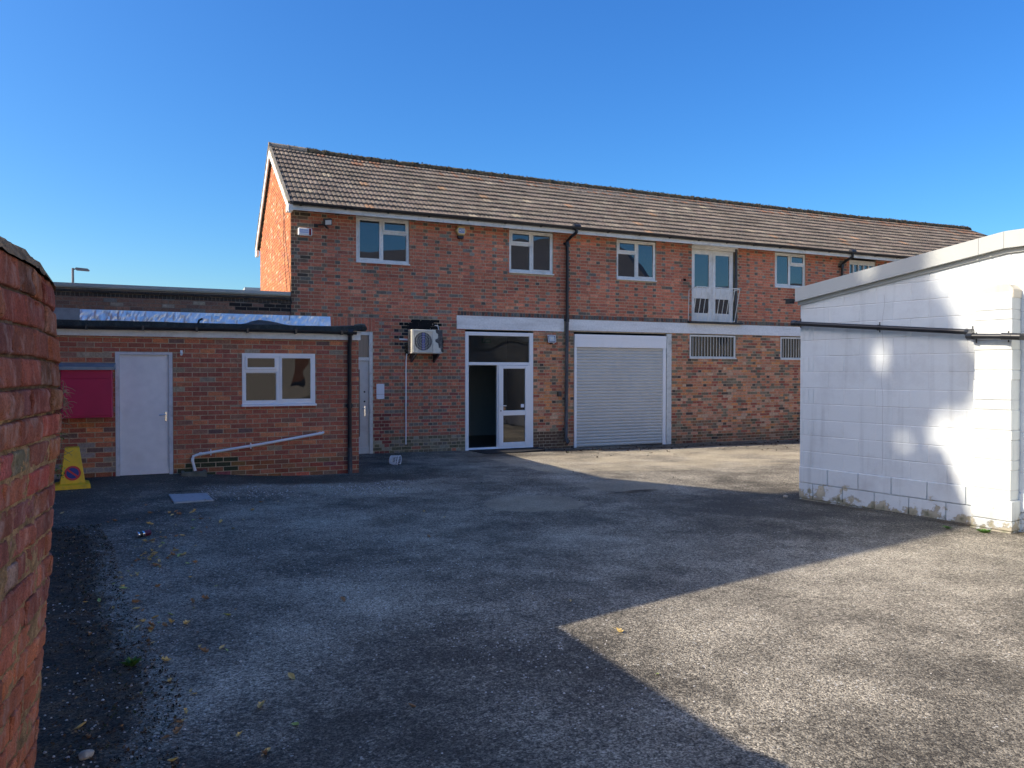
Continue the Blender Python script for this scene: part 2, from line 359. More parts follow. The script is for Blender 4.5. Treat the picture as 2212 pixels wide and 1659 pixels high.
# tarmac
def tarmac():
    m = bpy.data.materials.new('tarmac'); m.use_nodes = True
    n = m.node_tree.nodes; l = m.node_tree.links
    b = n["Principled BSDF"]; b.inputs["Roughness"].default_value = 0.85; b.inputs["Specular IOR Level"].default_value = 0.3
    tc = n.new("ShaderNodeTexCoord"); V = tc.outputs["Object"]
    at = n.new("ShaderNodeAttribute"); at.attribute_name = "Mask"
    sp = n.new("ShaderNodeSeparateColor"); l.new(at.outputs["Color"], sp.inputs[0])
    def noi(sc_, det=6, ro=0.6):
        x = n.new("ShaderNodeTexNoise"); x.inputs["Scale"].default_value = sc_; x.inputs["Detail"].default_value = det; x.inputs["Roughness"].default_value = ro
        l.new(V, x.inputs["Vector"]); return x.outputs["Fac"]
    def mr(x, a, b_, c, d):
        q = n.new("ShaderNodeMapRange"); q.inputs[1].default_value = a; q.inputs[2].default_value = b_; q.inputs[3].default_value = c; q.inputs[4].default_value = d
        l.new(x, q.inputs[0]); return q.outputs[0]
    def mth(op, x, y):
        q = n.new("ShaderNodeMath"); q.operation = op
        for i, t in enumerate((x, y)):
            if isinstance(t, (int, float)): q.inputs[i].default_value = t
            else: l.new(t, q.inputs[i])
        return q.outputs[0]
    def mix(f, A, B):
        q = n.new("ShaderNodeMix"); q.data_type = 'RGBA'
        if isinstance(f, float): q.inputs[0].default_value = f
        else: l.new(f, q.inputs[0])
        for i, t in ((6, A), (7, B)):
            if isinstance(t, tuple): q.inputs[i].default_value = (*t, 1)
            else: l.new(t, q.inputs[i])
        return q.outputs[2]
    def vor(s_, rnd=1.0):
        x = n.new("ShaderNodeTexVoronoi"); x.inputs["Scale"].default_value = s_; x.inputs["Randomness"].default_value = rnd
        l.new(V, x.inputs["Vector"]); return x
    big = noi(0.55, 7, 0.62); mid = noi(2.6, 7, 0.65); fin = noi(22, 4)
    v1 = vor(115); v2 = vor(48)
    s1 = n.new("ShaderNodeSeparateColor"); l.new(v1.outputs["Color"], s1.inputs[0])
    s2 = n.new("ShaderNodeSeparateColor"); l.new(v2.outputs["Color"], s2.inputs[0])
    # binder + exposed aggregate
    wear_lift = mth('ADD', mr(big, 0.38, 0.62, -0.6, 0.6), mr(mid, 0.35, 0.65, -0.5, 0.5))
    wear_lift = mth('ADD', wear_lift, mth('MULTIPLY', sp.outputs[0], 1.2))
    wear_lift = mth('SUBTRACT', wear_lift, mth('MULTIPLY', sp.outputs[1], 1.5))
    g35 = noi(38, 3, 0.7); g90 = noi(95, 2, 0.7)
    wear_lift = mth('ADD', wear_lift, mr(g35, 0.35, 0.65, -0.85, 0.85))
    wear_lift = mth('ADD', wear_lift, mr(noi(13, 5, 0.7), 0.35, 0.65, -0.35, 0.35))
    wear_lift = mr(wear_lift, -0.9, 1.5, 0.0, 1.0)
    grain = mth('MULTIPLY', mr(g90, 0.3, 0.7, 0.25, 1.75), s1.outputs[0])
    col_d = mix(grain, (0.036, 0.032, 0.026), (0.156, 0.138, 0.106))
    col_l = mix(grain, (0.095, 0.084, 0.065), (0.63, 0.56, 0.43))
    c = mix(wear_lift, col_d, col_l)
    # loose pale chips
    chip = mth('GREATER_THAN', s2.outputs[1], mr(mth('ADD', wear_lift, mr(mid, 0.4, 0.6, -0.25, 0.25)), 0.0, 1.0, 0.985, 0.72))
    chipm = mth('MULTIPLY', chip, mth('LESS_THAN', v2.outputs["Distance"], mr(s2.outputs[0], 0.0, 1.0, 0.16, 0.42)))
    c = mix(mth('MULTIPLY', chipm, s2.outputs[2]), c, (0.62, 0.59, 0.52))
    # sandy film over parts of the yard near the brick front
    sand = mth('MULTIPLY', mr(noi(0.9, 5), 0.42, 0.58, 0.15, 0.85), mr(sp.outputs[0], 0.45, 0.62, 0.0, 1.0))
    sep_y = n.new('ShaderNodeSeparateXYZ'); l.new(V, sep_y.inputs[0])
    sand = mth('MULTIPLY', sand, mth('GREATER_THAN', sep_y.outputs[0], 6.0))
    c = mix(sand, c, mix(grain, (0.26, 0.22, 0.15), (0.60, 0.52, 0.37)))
    # tan concrete patches
    tanm = mr(mth('ADD', sp.outputs[2], mr(noi(7, 8, 0.7), 0.3, 0.7, -0.3, 0.3)), 0.4, 0.62, 0.0, 0.72)
    tanc = mix(grain, (0.21, 0.18, 0.13), (0.38, 0.33, 0.24))
    c = mix(tanm, c, tanc)
    # soft sandy / mossy film
    film = mr(mth('ADD', at.outputs["Alpha"], mr(mid, 0.3, 0.7, -0.3, 0.3)), 0.45, 0.85, 0.0, 0.9)
    dirtc = mix(mr(noi(7, 6, 0.7), 0.45, 0.62, 0.0, 1.0), mix(grain, (0.010, 0.009, 0.007), (0.05, 0.042, 0.03)), mix(grain, (0.03, 0.018, 0.009), (0.15, 0.095, 0.045)))
    c = mix(film, c, dirtc)
    sm = noi(1.1, 5)
    c2 = n.new("ShaderNodeVectorMath"); c2.operation = 'SCALE'; l.new(c, c2.inputs[0]); l.new(mr(sm, 0.3, 0.7, 0.78, 1.22), c2.inputs["Scale"])
    l.new(c2.outputs[0], b.inputs["Base Color"])
    h = mth('ADD', mth('MULTIPLY', v1.outputs["Distance"], -0.6), mth('MULTIPLY', fin, 0.5))
    h = mth('ADD', h, mth('MULTIPLY', chipm, 0.6))
    h = mth('ADD', h, mth('MULTIPLY', film, mth('MULTIPLY', fin, 1.5)))
    bp = n.new("ShaderNodeBump"); bp.inputs["Strength"].default_value = 1.0; bp.inputs["Distance"].default_value = 0.009
    l.new(h, bp.inputs["Height"]); l.new(bp.outputs[0], b.inputs["Normal"])
    return m
M['tarmac'] = tarmac()

# ------------------------------------------------------------------ ground
CP = [(-6.0, 11.5, .087), (-2.84, 12.92, -.068), (-3.06, 16.65, -.127), (-1.08, 17.54, -.147), (1.53, 18.72, -.2), (4.0, 19.84, -.225), (8.2, 21.75, -.26), (4.06, 10.7, -.13), (5.32, 8.77, -.1),
      (0, 0, 0), (-2, 2, 0), (2, 2, 0), (0, 5, -.02), (4, 4, -.05), (6, 2, -.05), (-8, 6, .05), (0, -8, 0), (-10, -4, .05), (10, -2, 0), (12, 24, -.3), (14, 10, -.2), (-9, 12, .1), (0, 9, -.06), (-4, 8, .02)]
CP = np.array(CP)
def zg(s, y):
    s = np.asarray(s, float); y = np.asarray(y, float)
    X = -6.769 + .9112 * s - .412 * y; Y = 14.971 + .412 * s + .9112 * y
    k = 1 / ((X[..., None] - CP[:, 0]) ** 2 + (Y[..., None] - CP[:, 1]) ** 2 + .8) ** 1.5
    return (k * CP[:, 2]).sum(-1) / k.sum(-1)
def zgf(s, y): return float(zg(s, y))

def ground():
    xs = np.concatenate([[-400, -200, -100, -50, -30, -20, -14, -10, -7, -5, -4], np.arange(-3, 12.01, 0.09), [13, 14, 16, 18, 21, 25, 30, 36, 45, 60, 100, 200, 400]])
    ys = np.concatenate([[-400, -200, -100, -60, -40, -30, -24, -20, -18, -17], np.arange(-16.4, 0.61, 0.09), [2, 5, 8, 12, 16, 22, 30, 45, 70, 120, 250, 500]])
    Xg, Yg = np.meshgrid(xs, ys)
    Z = zg(Xg, Yg)
    nx, ny = len(xs), len(ys)
    v = np.stack([Xg, Yg, Z], -1).reshape(-1, 3)
    i = np.arange(nx * ny).reshape(ny, nx)
    f = np.stack([i[:-1, :-1], i[:-1, 1:], i[1:, 1:], i[1:, :-1]], -1).reshape(-1, 4)
    me = bpy.data.meshes.new("ground"); me.from_pydata(v.tolist(), [], f.tolist())
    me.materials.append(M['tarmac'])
    me.polygons.foreach_set("use_smooth", [True] * len(me.polygons))
    def el(cx, cy, rx, ry, rot=0, soft=0.3):
        a = math.radians(rot); dx = Xg - cx; dy = Yg - cy
        u = (dx * math.cos(a) + dy * math.sin(a)) / rx; w_ = (-dx * math.sin(a) + dy * math.cos(a)) / ry
        d = np.sqrt(u * u + w_ * w_)
        return np.clip((1 + soft - d) / (2 * soft), 0, 1)
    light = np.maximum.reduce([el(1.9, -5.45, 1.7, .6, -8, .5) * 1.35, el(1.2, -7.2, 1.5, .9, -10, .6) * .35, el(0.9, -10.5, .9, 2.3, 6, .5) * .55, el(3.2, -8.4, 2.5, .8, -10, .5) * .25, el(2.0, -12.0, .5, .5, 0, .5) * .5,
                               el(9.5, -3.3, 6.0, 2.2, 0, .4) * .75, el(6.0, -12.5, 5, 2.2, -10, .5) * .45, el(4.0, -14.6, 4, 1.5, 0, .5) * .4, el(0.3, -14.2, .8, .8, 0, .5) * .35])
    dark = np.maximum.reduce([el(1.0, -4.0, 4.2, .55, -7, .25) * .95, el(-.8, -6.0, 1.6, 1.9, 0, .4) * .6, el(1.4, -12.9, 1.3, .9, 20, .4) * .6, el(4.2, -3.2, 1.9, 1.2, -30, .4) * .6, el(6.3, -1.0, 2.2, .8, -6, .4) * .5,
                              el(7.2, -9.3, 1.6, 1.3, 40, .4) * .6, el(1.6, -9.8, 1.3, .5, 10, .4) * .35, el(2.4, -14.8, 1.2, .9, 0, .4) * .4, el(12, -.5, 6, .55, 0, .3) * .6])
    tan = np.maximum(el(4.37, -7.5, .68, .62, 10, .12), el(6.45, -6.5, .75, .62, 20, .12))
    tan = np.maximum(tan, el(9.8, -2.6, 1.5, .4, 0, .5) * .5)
    light = np.clip(light + .10 * np.clip((3.6 - Xg) / 2.0, 0, 1) * (Yg < -4.8), 0, 1)  # left zone painted paler to brighten its shade
    light = np.maximum(light, (Yg < -17) * 1.0)  # pale ground added behind the camera to bounce light onto the fronts
    # the strip of soil and moss along the foot of the garden wall
    edge = np.interp(Yg, [-17, -13, -12.1, -10.2, -8.6, -7.5, -6.8], [.0, -.12, -.05, -.40, -.55, -.75, -1.5])
    dirt = np.clip((edge - Xg) / .35 + .5, 0, 1) * (Yg < -6.9)
    dirt = np.maximum(dirt, el(11.5, -.75, 4.5, .22, 0, .5) * .75)
    dirt = np.maximum(dirt, el(6.2, -7.05, .8, .14, 10, .5) * .8)
    dirt = np.maximum(dirt, el(0.25, -5.15, .5, .12, 0, .6) * .7)
    wl = np.abs((Xg - 8.05) * .988 + (Yg + 8.35) * .1536 + 0.10)
    dirt = np.maximum(dirt, np.clip(1 - wl / .22, 0, 1) * (Yg < -8.3) * (Yg > -12) * .8)
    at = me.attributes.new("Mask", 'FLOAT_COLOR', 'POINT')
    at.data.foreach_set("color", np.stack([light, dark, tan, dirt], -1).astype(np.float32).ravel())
    o = bpy.data.objects.new("ground", me); COL.objects.link(o)
    tag(o, kind="structure")
ground()

# ------------------------------------------------------------------ brickwork
def jit(c, a=0.12):
    k = 1 + random.uniform(-a, a)
    return tuple(max(0.004, x * k * (1 + random.uniform(-.025, .025))) for x in c)
def lift(pal, k): return [(w_, tuple(min(.7, v * k) for v in c)) for w_, c in pal]
def pick(pal):
    t = random.random() * sum(p[0] for p in pal)
    for p in pal:
        t -= p[0]
        if t <= 0: return p[1]
    return pal[-1][1]
RED = [(6, (.45, .155, .09)), (5, (.41, .14, .085)), (3, (.49, .18, .105)), (1.2, (.35, .12, .08)), (0.5, (.53, .22, .13)), (.4, (.29, .13, .095))]
GREY = [(3, (.22, .19, .155)), (2, (.16, .14, .115)), (1.2, (.27, .24, .195)), (2, (.21, .155, .11))]
MULTI = [(4.5, (.45, .185, .10)), (3.5, (.50, .24, .145)), (2.2, (.33, .10, .065)), (2.2, (.17, .125, .085)), (1.6, (.22, .175, .115)), (.6, (.09, .065, .055)), (1.4, (.50, .31, .20)), (1.8, (.54, .22, .09))]
LEAN = [(5, (.38, .12, .07)), (4, (.31, .10, .068)), (3, (.42, .145, .08)), (1.0, (.26, .13, .09)), (.5, (.30, .24, .17)), (.6, (.52, .19, .09)), (.5, (.17, .10, .085))]
FLAT = [(4, (.26, .14, .09)), (3, (.22, .125, .09)), (2, (.31, .16, .10)), (.6, (.36, .29, .21))]
GABLE = [(5, (.50, .19, .085)), (4, (.46, .165, .08)), (2, (.54, .24, .12)), (.8, (.58, .34, .21)), (.6, (.38, .16, .10))]

RED = lift(RED, 1.25)  # palettes of the shaded fronts brightened to lift their shade; the gable's stays
MULTI = lift(MULTI, 1.2)
LEAN = lift(LEAN, 1.25)
FLAT = lift(FLAT, 1.2)
def backing(mb, x0, x1, z0, z1, ops, th, m=0, y=0.0, col=(1, 1, 1)):
    xs = sorted(set([x0, x1] + [v for o in ops for v in (o[0], o[1]) if x0 < v < x1]))
    zs = sorted(set([z0, z1] + [v for o in ops for v in (o[2], o[3]) if z0 < v < z1]))
    def solid(i, j):
        if i < 0 or j < 0 or i >= len(xs) - 1 or j >= len(zs) - 1: return False
        cx = (xs[i] + xs[i + 1]) / 2; cz = (zs[j] + zs[j + 1]) / 2
        return not any(o[0] < cx < o[1] and o[2] < cz < o[3] for o in ops)
    for i in range(len(xs) - 1):
        for j in range(len(zs) - 1):
            if not solid(i, j): continue
            a, b_, c, d = xs[i], xs[i + 1], zs[j], zs[j + 1]
            sk = ""
            if solid(i - 1, j): sk += "l"
            if solid(i + 1, j): sk += "r"
            if solid(i, j - 1): sk += "d"
            if solid(i, j + 1): sk += "u"
            mb.box(a, b_, y, y + th, c, d, m, col, sk)

def bricks(mb, x0, x1, z0, z1, ops, bond, colf, m=1, h=.075, L=.225, j=.0125, pr=.005, keep=None, zbase=0.0, y=0.0):
    k0 = int(math.floor((z0 - zbase) / h)); k1 = int(math.ceil((z1 - zbase) / h))
    for k in range(k0, k1):
        za = max(z0, zbase + k * h + j / 2); zb = min(z1, zbase + (k + 1) * h - j / 2)
        if zb - za < .012: continue
        if bond == 'stretcher': pat = [(L, 'S')]; off = L / 2 * (k % 2)
        elif bond == 'english': pat = [(L, 'S')] if k % 2 else [(L / 2, 'H')]; off = 0 if k % 2 else L / 4
        elif bond == 'flemish': pat = [(L, 'S'), (L / 2, 'H')]; off = 0 if k % 2 else L * .75
        else: pat = [(L, 'S'), (L, 'S'), (L / 2, 'H')]; off = 0 if k % 2 else L * 1.25
        per = sum(p[0] for p in pat)
        x = x0 - off - per * 2
        x = math.floor((x0 - off) / per) * per + off - per
        while x < x1:
            for (w_, t) in pat:
                a = x + j / 2; b_ = x + w_ - j / 2; x += w_
                a = max(a, x0); b_ = min(b_, x1)
                if b_ - a < .02: continue
                segs = [(a, b_, za, zb)]
                for o in ops:
                    ns_ = []
                    for (p, q, r, s_) in segs:
                        if q <= o[0] or p >= o[1] or s_ <= o[2] or r >= o[3]: ns_.append((p, q, r, s_)); continue
                        zo = (r + s_) / 2
                        if o[2] < zo < o[3]:
                            if p < o[0] - .02: ns_.append((p, o[0] - .003, r, s_))
                            if q > o[1] + .02: ns_.append((o[1] + .003, q, r, s_))
                        else:
                            if s_ > o[3]: r = max(r, o[3] + .003)
                            else: s_ = min(s_, o[2] - .003)
                            if s_ - r > .015: ns_.append((p, q, r, s_))
                    segs = ns_
                for (p, q, r, s_) in segs:
                    if keep and not keep((p + q) / 2, (r + s_) / 2): continue
                    e = pr + random.uniform(-.002, .002)
                    dz = random.uniform(-.0015, .0015)
                    mb.box(p, q, y - e, y + .001, r + dz, s_ + dz, m, colf((p + q) / 2, (r + s_) / 2, t, k), "b")

def soldiers(mb, x0, x1, z0, z1, colf, y=0.0):
    x = x0
    while x < x1 - .03:
        mb.box(x + .005, x + .070, y - .006, y + .001, z0 + .005, z1 - .005, 1, colf(), "b")
        x += .075

# ------------------------------------------------------------------ main brick building
main = empty("brick_building", (16.0, 2.9, 0.0), "long two storey red brick building with tiled pitched roof and white windows", "building")
XE = 31.0
OPS = [(3.72, 4.91, 4.04, 5.12), (7.355, 8.525, 4.01, 5.12), (10.33, 11.52, 4.0, 5.12), (15.53, 16.67, 4.04, 5.12), (12.665, 14.205, 3.01, 5.12), (18.40, 19.5, 4.04, 5.12),
       (12.60, 14.145, 2.03, 2.68), (15.745, 17.3, 2.02, 2.68), (6.235, 7.99, -0.4, 2.65), (9.10, 12.0, -0.5, 2.66), (3.0, 4.08, -0.4, 2.545)]
mb = MB()
backing(mb, 2.35, XE, -0.5, 5.15, OPS, 0.28, 0)
SOL = (3.155, 4.12, 2.55, 2.85)
def upper(s, z, t, k):
    c = pick(RED)
    if t == 'H' and random.random() < .55: c = pick(GREY)
    elif random.random() < .03: c = pick(GREY)
    f = 1.0
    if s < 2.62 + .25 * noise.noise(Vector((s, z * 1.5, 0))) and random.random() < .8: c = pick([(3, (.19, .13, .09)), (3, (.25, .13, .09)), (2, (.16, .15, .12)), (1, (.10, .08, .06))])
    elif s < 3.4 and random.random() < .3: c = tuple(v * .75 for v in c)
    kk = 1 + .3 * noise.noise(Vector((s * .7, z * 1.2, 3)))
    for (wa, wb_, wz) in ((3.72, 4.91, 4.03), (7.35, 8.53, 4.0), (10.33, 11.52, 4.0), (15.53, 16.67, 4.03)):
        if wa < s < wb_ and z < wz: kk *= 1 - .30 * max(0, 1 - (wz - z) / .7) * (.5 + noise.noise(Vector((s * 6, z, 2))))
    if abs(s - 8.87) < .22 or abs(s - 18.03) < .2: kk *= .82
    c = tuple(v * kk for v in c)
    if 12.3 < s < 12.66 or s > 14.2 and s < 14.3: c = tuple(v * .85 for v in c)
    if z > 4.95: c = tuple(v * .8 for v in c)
    return jit(c)
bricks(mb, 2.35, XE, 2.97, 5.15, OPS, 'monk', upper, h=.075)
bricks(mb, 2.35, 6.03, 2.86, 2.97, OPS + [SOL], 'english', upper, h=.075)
def acz(s, z, t, k):
    if t == 'H': c = pick(GREY) if random.random() < .62 and 4.2 < s < 6.2 else pick(RED)
    else: c = pick([(4, (.46, .17, .10)), (4, (.40, .14, .09)), (2, (.43, .16, .12)), (1, (.33, .11, .09))])
    if z < .25 and random.random() < .8: c = pick([(2, (.22, .17, .11)), (2, (.26, .22, .15)), (2, (.17, .15, .09)), (1, (.34, .31, .23))])
    if z < .75 and s < 4.45 and random.random() < .7: c = jit((.27, .08, .065))
    if 2.64 < z < 2.87 and 4.72 < s < 5.66:
        e = min(s - 4.72, 5.66 - s)
        if random.random() < .5 + e * 2.5: c = (.012, .011, .012)
    if 2.2 < z < 2.64 and 4.6 < s < 4.86 and random.random() < .6: c = (.05, .045, .05)
    return jit(c)
bricks(mb, 2.35, 6.235, -.4, 2.86, OPS + [SOL], 'english', acz)
bricks(mb, 7.99, 8.9, -.4, 2.66, OPS, 'flemish', lambda s, z, t, k: jit(pick(MULTI) if z > .2 else (.15, .09, .06)))
soldiers(mb, 3.155, 4.12, 2.55, 2.85, lambda: jit(pick(RED)))
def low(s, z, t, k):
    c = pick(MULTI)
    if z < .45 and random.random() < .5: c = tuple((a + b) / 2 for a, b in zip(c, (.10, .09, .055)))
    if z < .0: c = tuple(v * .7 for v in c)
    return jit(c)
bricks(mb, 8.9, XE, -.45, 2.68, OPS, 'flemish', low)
bricks(mb, 6.03, 6.235, 2.60, 2.86, [], 'english', acz)
soldiers(mb, 6.05, 12.60, 2.97, 3.07, lambda: jit(pick([(2, (.13, .13, .12)), (2, (.22, .10, .07)), (1, (.18, .17, .14)), (1, (.10, .09, .08))])), y=-.006)
soldiers(mb, 14.3, XE, 2.97, 3.07, lambda: jit(pick([(2, (.13, .13, .12)), (2, (.22, .10, .07)), (1, (.18, .17, .14))])), y=-.006)
for _k in range(70):
    _x = random.uniform(4.84, 5.42); _z = random.uniform(2.60, 2.79); mb.box(_x, _x + random.uniform(.08, .16), -.0022 - _k * .00002, .0, _z, _z + random.uniform(.02, .05), 1, (.012, .011, .012))
mb.box(12.39, 12.47, -.008, 0, 4.07, 4.13, 1, (.004, .004, .004))
# left gable wall (faces -x); built facing -y then turned
RZX = [2.3, 4.36, 10.6, 22.3, 27.7, 31]; RZZ = [7.23, 7.16, 7.117, 7.129, 7.2, 7.2]
def rz(s): return float(np.interp(s, RZX, RZZ))
gb = MB()
def roofz(y): return 5.02 + (7.02 - 5.02) * (1 - abs(y - 2.87) / 2.87)
gb.prism([(0, -.5), (5.74, -.5), (5.74, roofz(5.74)), (2.87, roofz(2.87)), (0, roofz(0))], 'y', 0, .25, 0)
def gcol(s, z, t, k): return jit(pick(GABLE))
bricks(gb, 0.0, 5.74, -.45, 7.1, [], 'flemish', gcol, keep=lambda s, z: z < roofz(s) + .02, pr=.009)
gb.xform(Matrix.Translation((2.35 - .001, 5.745, 0)) @ Matrix.Rotation(R(-90), 4, 'Z'))
b0 = len(mb.v)
mb.v += gb.v; mb.f += [tuple(i + b0 for i in f) for f in gb.f]; mb.m += gb.m; mb.c += gb.c
# back and right walls
mb.box(2.6, XE, 5.5, 5.745, -.5, 5.15, 0, (1, 1, 1)); mb.box(XE - .25, XE, .28, 5.5, -.5, 5.15, 0)
mb.build("wall", [M['mortar'], M['brick']], main)
# floor slab, ceilings, side walls of the dark inside
ins = MB()
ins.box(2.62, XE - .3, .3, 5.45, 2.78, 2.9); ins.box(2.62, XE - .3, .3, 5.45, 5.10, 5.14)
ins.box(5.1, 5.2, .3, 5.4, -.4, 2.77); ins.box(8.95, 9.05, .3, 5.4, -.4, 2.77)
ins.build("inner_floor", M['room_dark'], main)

# roof
def tilecol():
    c = pick([(8, (.145, .117, .095)), (6, (.158, .128, .104)), (4, (.13, .105, .085)), (1.5, (.18, .148, .118)), (.3, (.27, .225, .165)), (.25, (.25, .15, .09))])
    return jit(c, .08)
def roof_slope(side, rows=12):
    mb = MB()
    ye, yr = (-.38, 2.87) if side < 0 else (6.12, 2.87)
    wv = .1
    xstart = 2.27
    for r in range(rows):
        f0 = r / rows; f1 = (r + 1.12) / rows
        xend = 27.75 + (1 - (r + .5) / rows) * 3.1
        n = int((xend - xstart) / wv)
        tc = [tilecol() for _ in range(n // 2 + 2)]
        dz = [random.uniform(-.006, .006) for _ in range(n // 4 + 2)]
        for i in range(n):
            xa = xstart + i * wv
            ph = (r % 2) * 0
            c = tc[(i + ph) // 2]
            c = tuple(v * (1 + .25 * noise.noise(Vector((xa * .8, r * .35, 1)))) for v in c)
            if r >= rows - 2 and xa > 3.2 and random.random() < .35: c = jit((.20, .10, .06))
            def P(dx, h, f):
                x = xa + dx; zr = rz(x) - .10
                y = ye + (yr - ye) * min(f, 1.0); z = 5.10 + (zr - 5.10) * min(f, 1.0)
                return (x, y, z + h)
            d = dz[i // 4]
            hl = .046 + d; hh = .002
            prof = [(0, 0), (.018, .017), (.05, .022), (.082, .017), (.1, 0)]
            for a, b_ in zip(prof[:-1], prof[1:]):
                mb.face([P(a[0], a[1] + hl, f0), P(b_[0], b_[1] + hl, f0), P(b_[0], b_[1] + hh, f1), P(a[0], a[1] + hh, f1)] if side < 0 else
                        [P(b_[0], b_[1] + hl, f0), P(a[0], a[1] + hl, f0), P(a[0], a[1] + hh, f1), P(b_[0], b_[1] + hh, f1)], 0, c)
                mb.face([P(a[0], -.004, f0), P(b_[0], -.004, f0), P(b_[0], b_[1] + hl, f0), P(a[0], a[1] + hl, f0)], 0, tuple(v * .75 for v in c))  # lower tile edge coloured darker to strengthen the course shadow line
    return mb
mb = roof_slope(-1)
m2 = roof_slope(1)
b0 = len(mb.v); mb.v += m2.v; mb.f += [tuple(i + b0 for i in f) for f in m2.f]; mb.m += m2.m; mb.c += m2.c
# solid deck under the tiles and hipped right end
mb.face([(2.30, -.36, 5.085), (30.9, -.36, 5.085), (27.7, 2.87, 7.05), (2.30, 2.87, 7.08)], 0, (.1, .09, .08))
mb.face([(2.30, 6.1, 5.085), (2.30, 2.87, 7.08), (27.7, 2.87, 7.05), (30.9, 6.1, 5.085)], 0, (.1, .09, .08))
mb.face([(31.0, -.38, 5.13), (31.0, 6.12, 5.13), (27.8, 2.87, 7.13)], 0, (.18, .15, .12))
mb.face([(2.36, -.30, 5.08), (2.36, 6.0, 5.08), (30.9, 6.0, 5.08), (30.9, -.30, 5.08)], 0, (.1, .09, .08))
roof = mb.build("roof", M['tile'], main)
# ridge tiles with moss
mb = MB()
x = 2.24; i = 0
while x < 27.7:
    L = .45
    pts = []; rs = []
    mossy = x > 2.7
    nseg = 8
    for k in range(nseg + 1):
        xx = x + L * k / nseg
        jn = noise.noise(Vector((xx * 5, 0, 3))) if mossy else 0
        rs.append(.105 + (.024 * jn if mossy else 0) + (.012 if k == 0 else 0)); pts.append((xx, 2.87 + .012 * jn, rz(xx) - .095 + .02 * noise.noise(Vector((xx * 9, 4, 1))) * mossy))
    mb.tube(pts, rs, 10, 0 if not mossy else 1, (.24, .21, .17))
    x += L; i += 1
# moss cushions
for k in range(1500):
    xx = random.uniform(2.8, 27.7); a = random.uniform(R(15), R(165)); rr = random.uniform(.085, .125)
    p = Vector((xx, 2.87 + rr * math.cos(a) * 1.25, rz(xx) - .095 + rr * math.sin(a)))
    q = random.uniform(.018, .045)
    for t in range(3):
        d = Vector((random.uniform(-1, 1), random.uniform(-1, 1), random.uniform(.2, 1))) * q
        e = Vector((random.uniform(-1, 1), random.uniform(-1, 1), random.uniform(-.4, 1))) * q
        mb.face([p - e, p + d * .4 + e * .2, p + d, p - d * .3 + e * .5], 1)
mb.build("ridge", [M['tile'], M['moss']], roof)
# verge boards
mb = MB()
for (ya, yb) in ((-.42, 2.87), (6.16, 2.87)):
    za = 5.085; zb = 7.10
    n = 1
    mb.face([(2.245, ya, za - .17), (2.245, ya, za), (2.245, yb, zb), (2.245, yb, zb - .19)])
    mb.face([(2.275, ya, za - .17), (2.275, yb, zb - .19), (2.275, yb, zb), (2.275, ya, za)])
    mb.face([(2.245, ya, za - .17), (2.245, yb, zb - .19), (2.275, yb, zb - .19), (2.275, ya, za - .17)])
    mb.face([(2.245, ya, za), (2.275, ya, za), (2.275, yb, zb), (2.245, yb, zb)])
    mb.face([(2.245, ya, za), (2.245, ya, za - .17), (2.275, ya, za - .17), (2.275, ya, za)])
mb.box(2.245, 2.345, -.345, -.02, 4.985, 5.11); mb.box(2.245, 2.32, 5.76, 6.1, 4.90, 5.05)
mb.box(2.235, 2.34, -.37, -.25, 4.975, 5.10)
mb.build("verge_board", M['white_paint'], roof)
mb = MB()
for (ya, yb) in ((-.40, 2.87), (6.14, 2.87)):
    za = 5.10; zb = 7.13
    for q in range(24):
        t0 = q / 24; t1 = (q + 1) / 24; o_ = random.uniform(-.006, .006)
        y0 = ya + (yb - ya) * t0; y1 = ya + (yb - ya) * t1; z0 = za + (zb - za) * t0; z1 = za + (zb - za) * t1
        mb.face([(2.235 + o_, y0, z0 - .01), (2.235 + o_, y0, z0 + .055), (2.235 + o_, y1, z1 + .055), (2.235 + o_, y1, z1 - .01)], 0, (.22, .20, .16))
        mb.face([(2.235 + o_, y0, z0 + .055), (2.29, y0, z0 + .06), (2.29, y1, z1 + .06), (2.235 + o_, y1, z1 + .055)], 0, (.22, .20, .16))
mb.build("verge_mortar", M['tile'], roof)
# fascia and soffit
mb = MB()
x = 2.345
for x2 in (5.6, 10.9, 17.6, 24.0, 31.0):
    mb.box(x, x2 - .004, -.335, -.31, 4.998, 5.122); x = x2
mb.box(2.345, 31.0, -.31, -.01, 5.058, 5.075)
mb.build("fascia", M['white_paint'], main)
# gutter
mb = MB()
def gutter(mb, x0, x1, y, z, r=.058, n=8):
    xs = [x0 + (x1 - x0) * k / 40 for k in range(41)]
    for a, b_ in zip(xs[:-1], xs[1:]):
        za = z + .006 * math.sin(a * 1.3); zb = z + .006 * math.sin(b_ * 1.3)
        for k in range(n):
            t0 = math.pi + math.pi * k / n; t1 = math.pi + math.pi * (k + 1) / n
            mb.face([(a, y + r * math.cos(t0), za + r * math.sin(t0)), (a, y + r * math.cos(t1), za + r * math.sin(t1)), (b_, y + r * math.cos(t1), zb + r * math.sin(t1)), (b_, y + r * math.cos(t0), zb + r * math.sin(t0))])
    for xx in (x0, x1):
        mb.face([(xx, y + r * math.cos(math.pi + math.pi * k / n), z + r * math.sin(math.pi + math.pi * k / n)) for k in range(n + 1)])
gutter(mb, 2.33, 30.9, -.40, 5.155)
x = 2.5
while x < 30.8:
    pts = [(x, -.345, 5.16)] + [(x, -.40 + .064 * math.cos(t), 5.155 + .064 * math.sin(t)) for t in [math.pi * 2 - math.pi * k / 6 for k in range(7)]]
    mb.tube(pts, .009, 5)
    mb.box(x - .02, x + .02, -.346, -.335, 5.08, 5.15)
    x += .92
for x in (8.95, 18.08): mb.tube([(x - .09, -.40, 5.15), (x + .09, -.40, 5.15)], .068, 12)
mb.build("gutter", M['black_iron'], main)
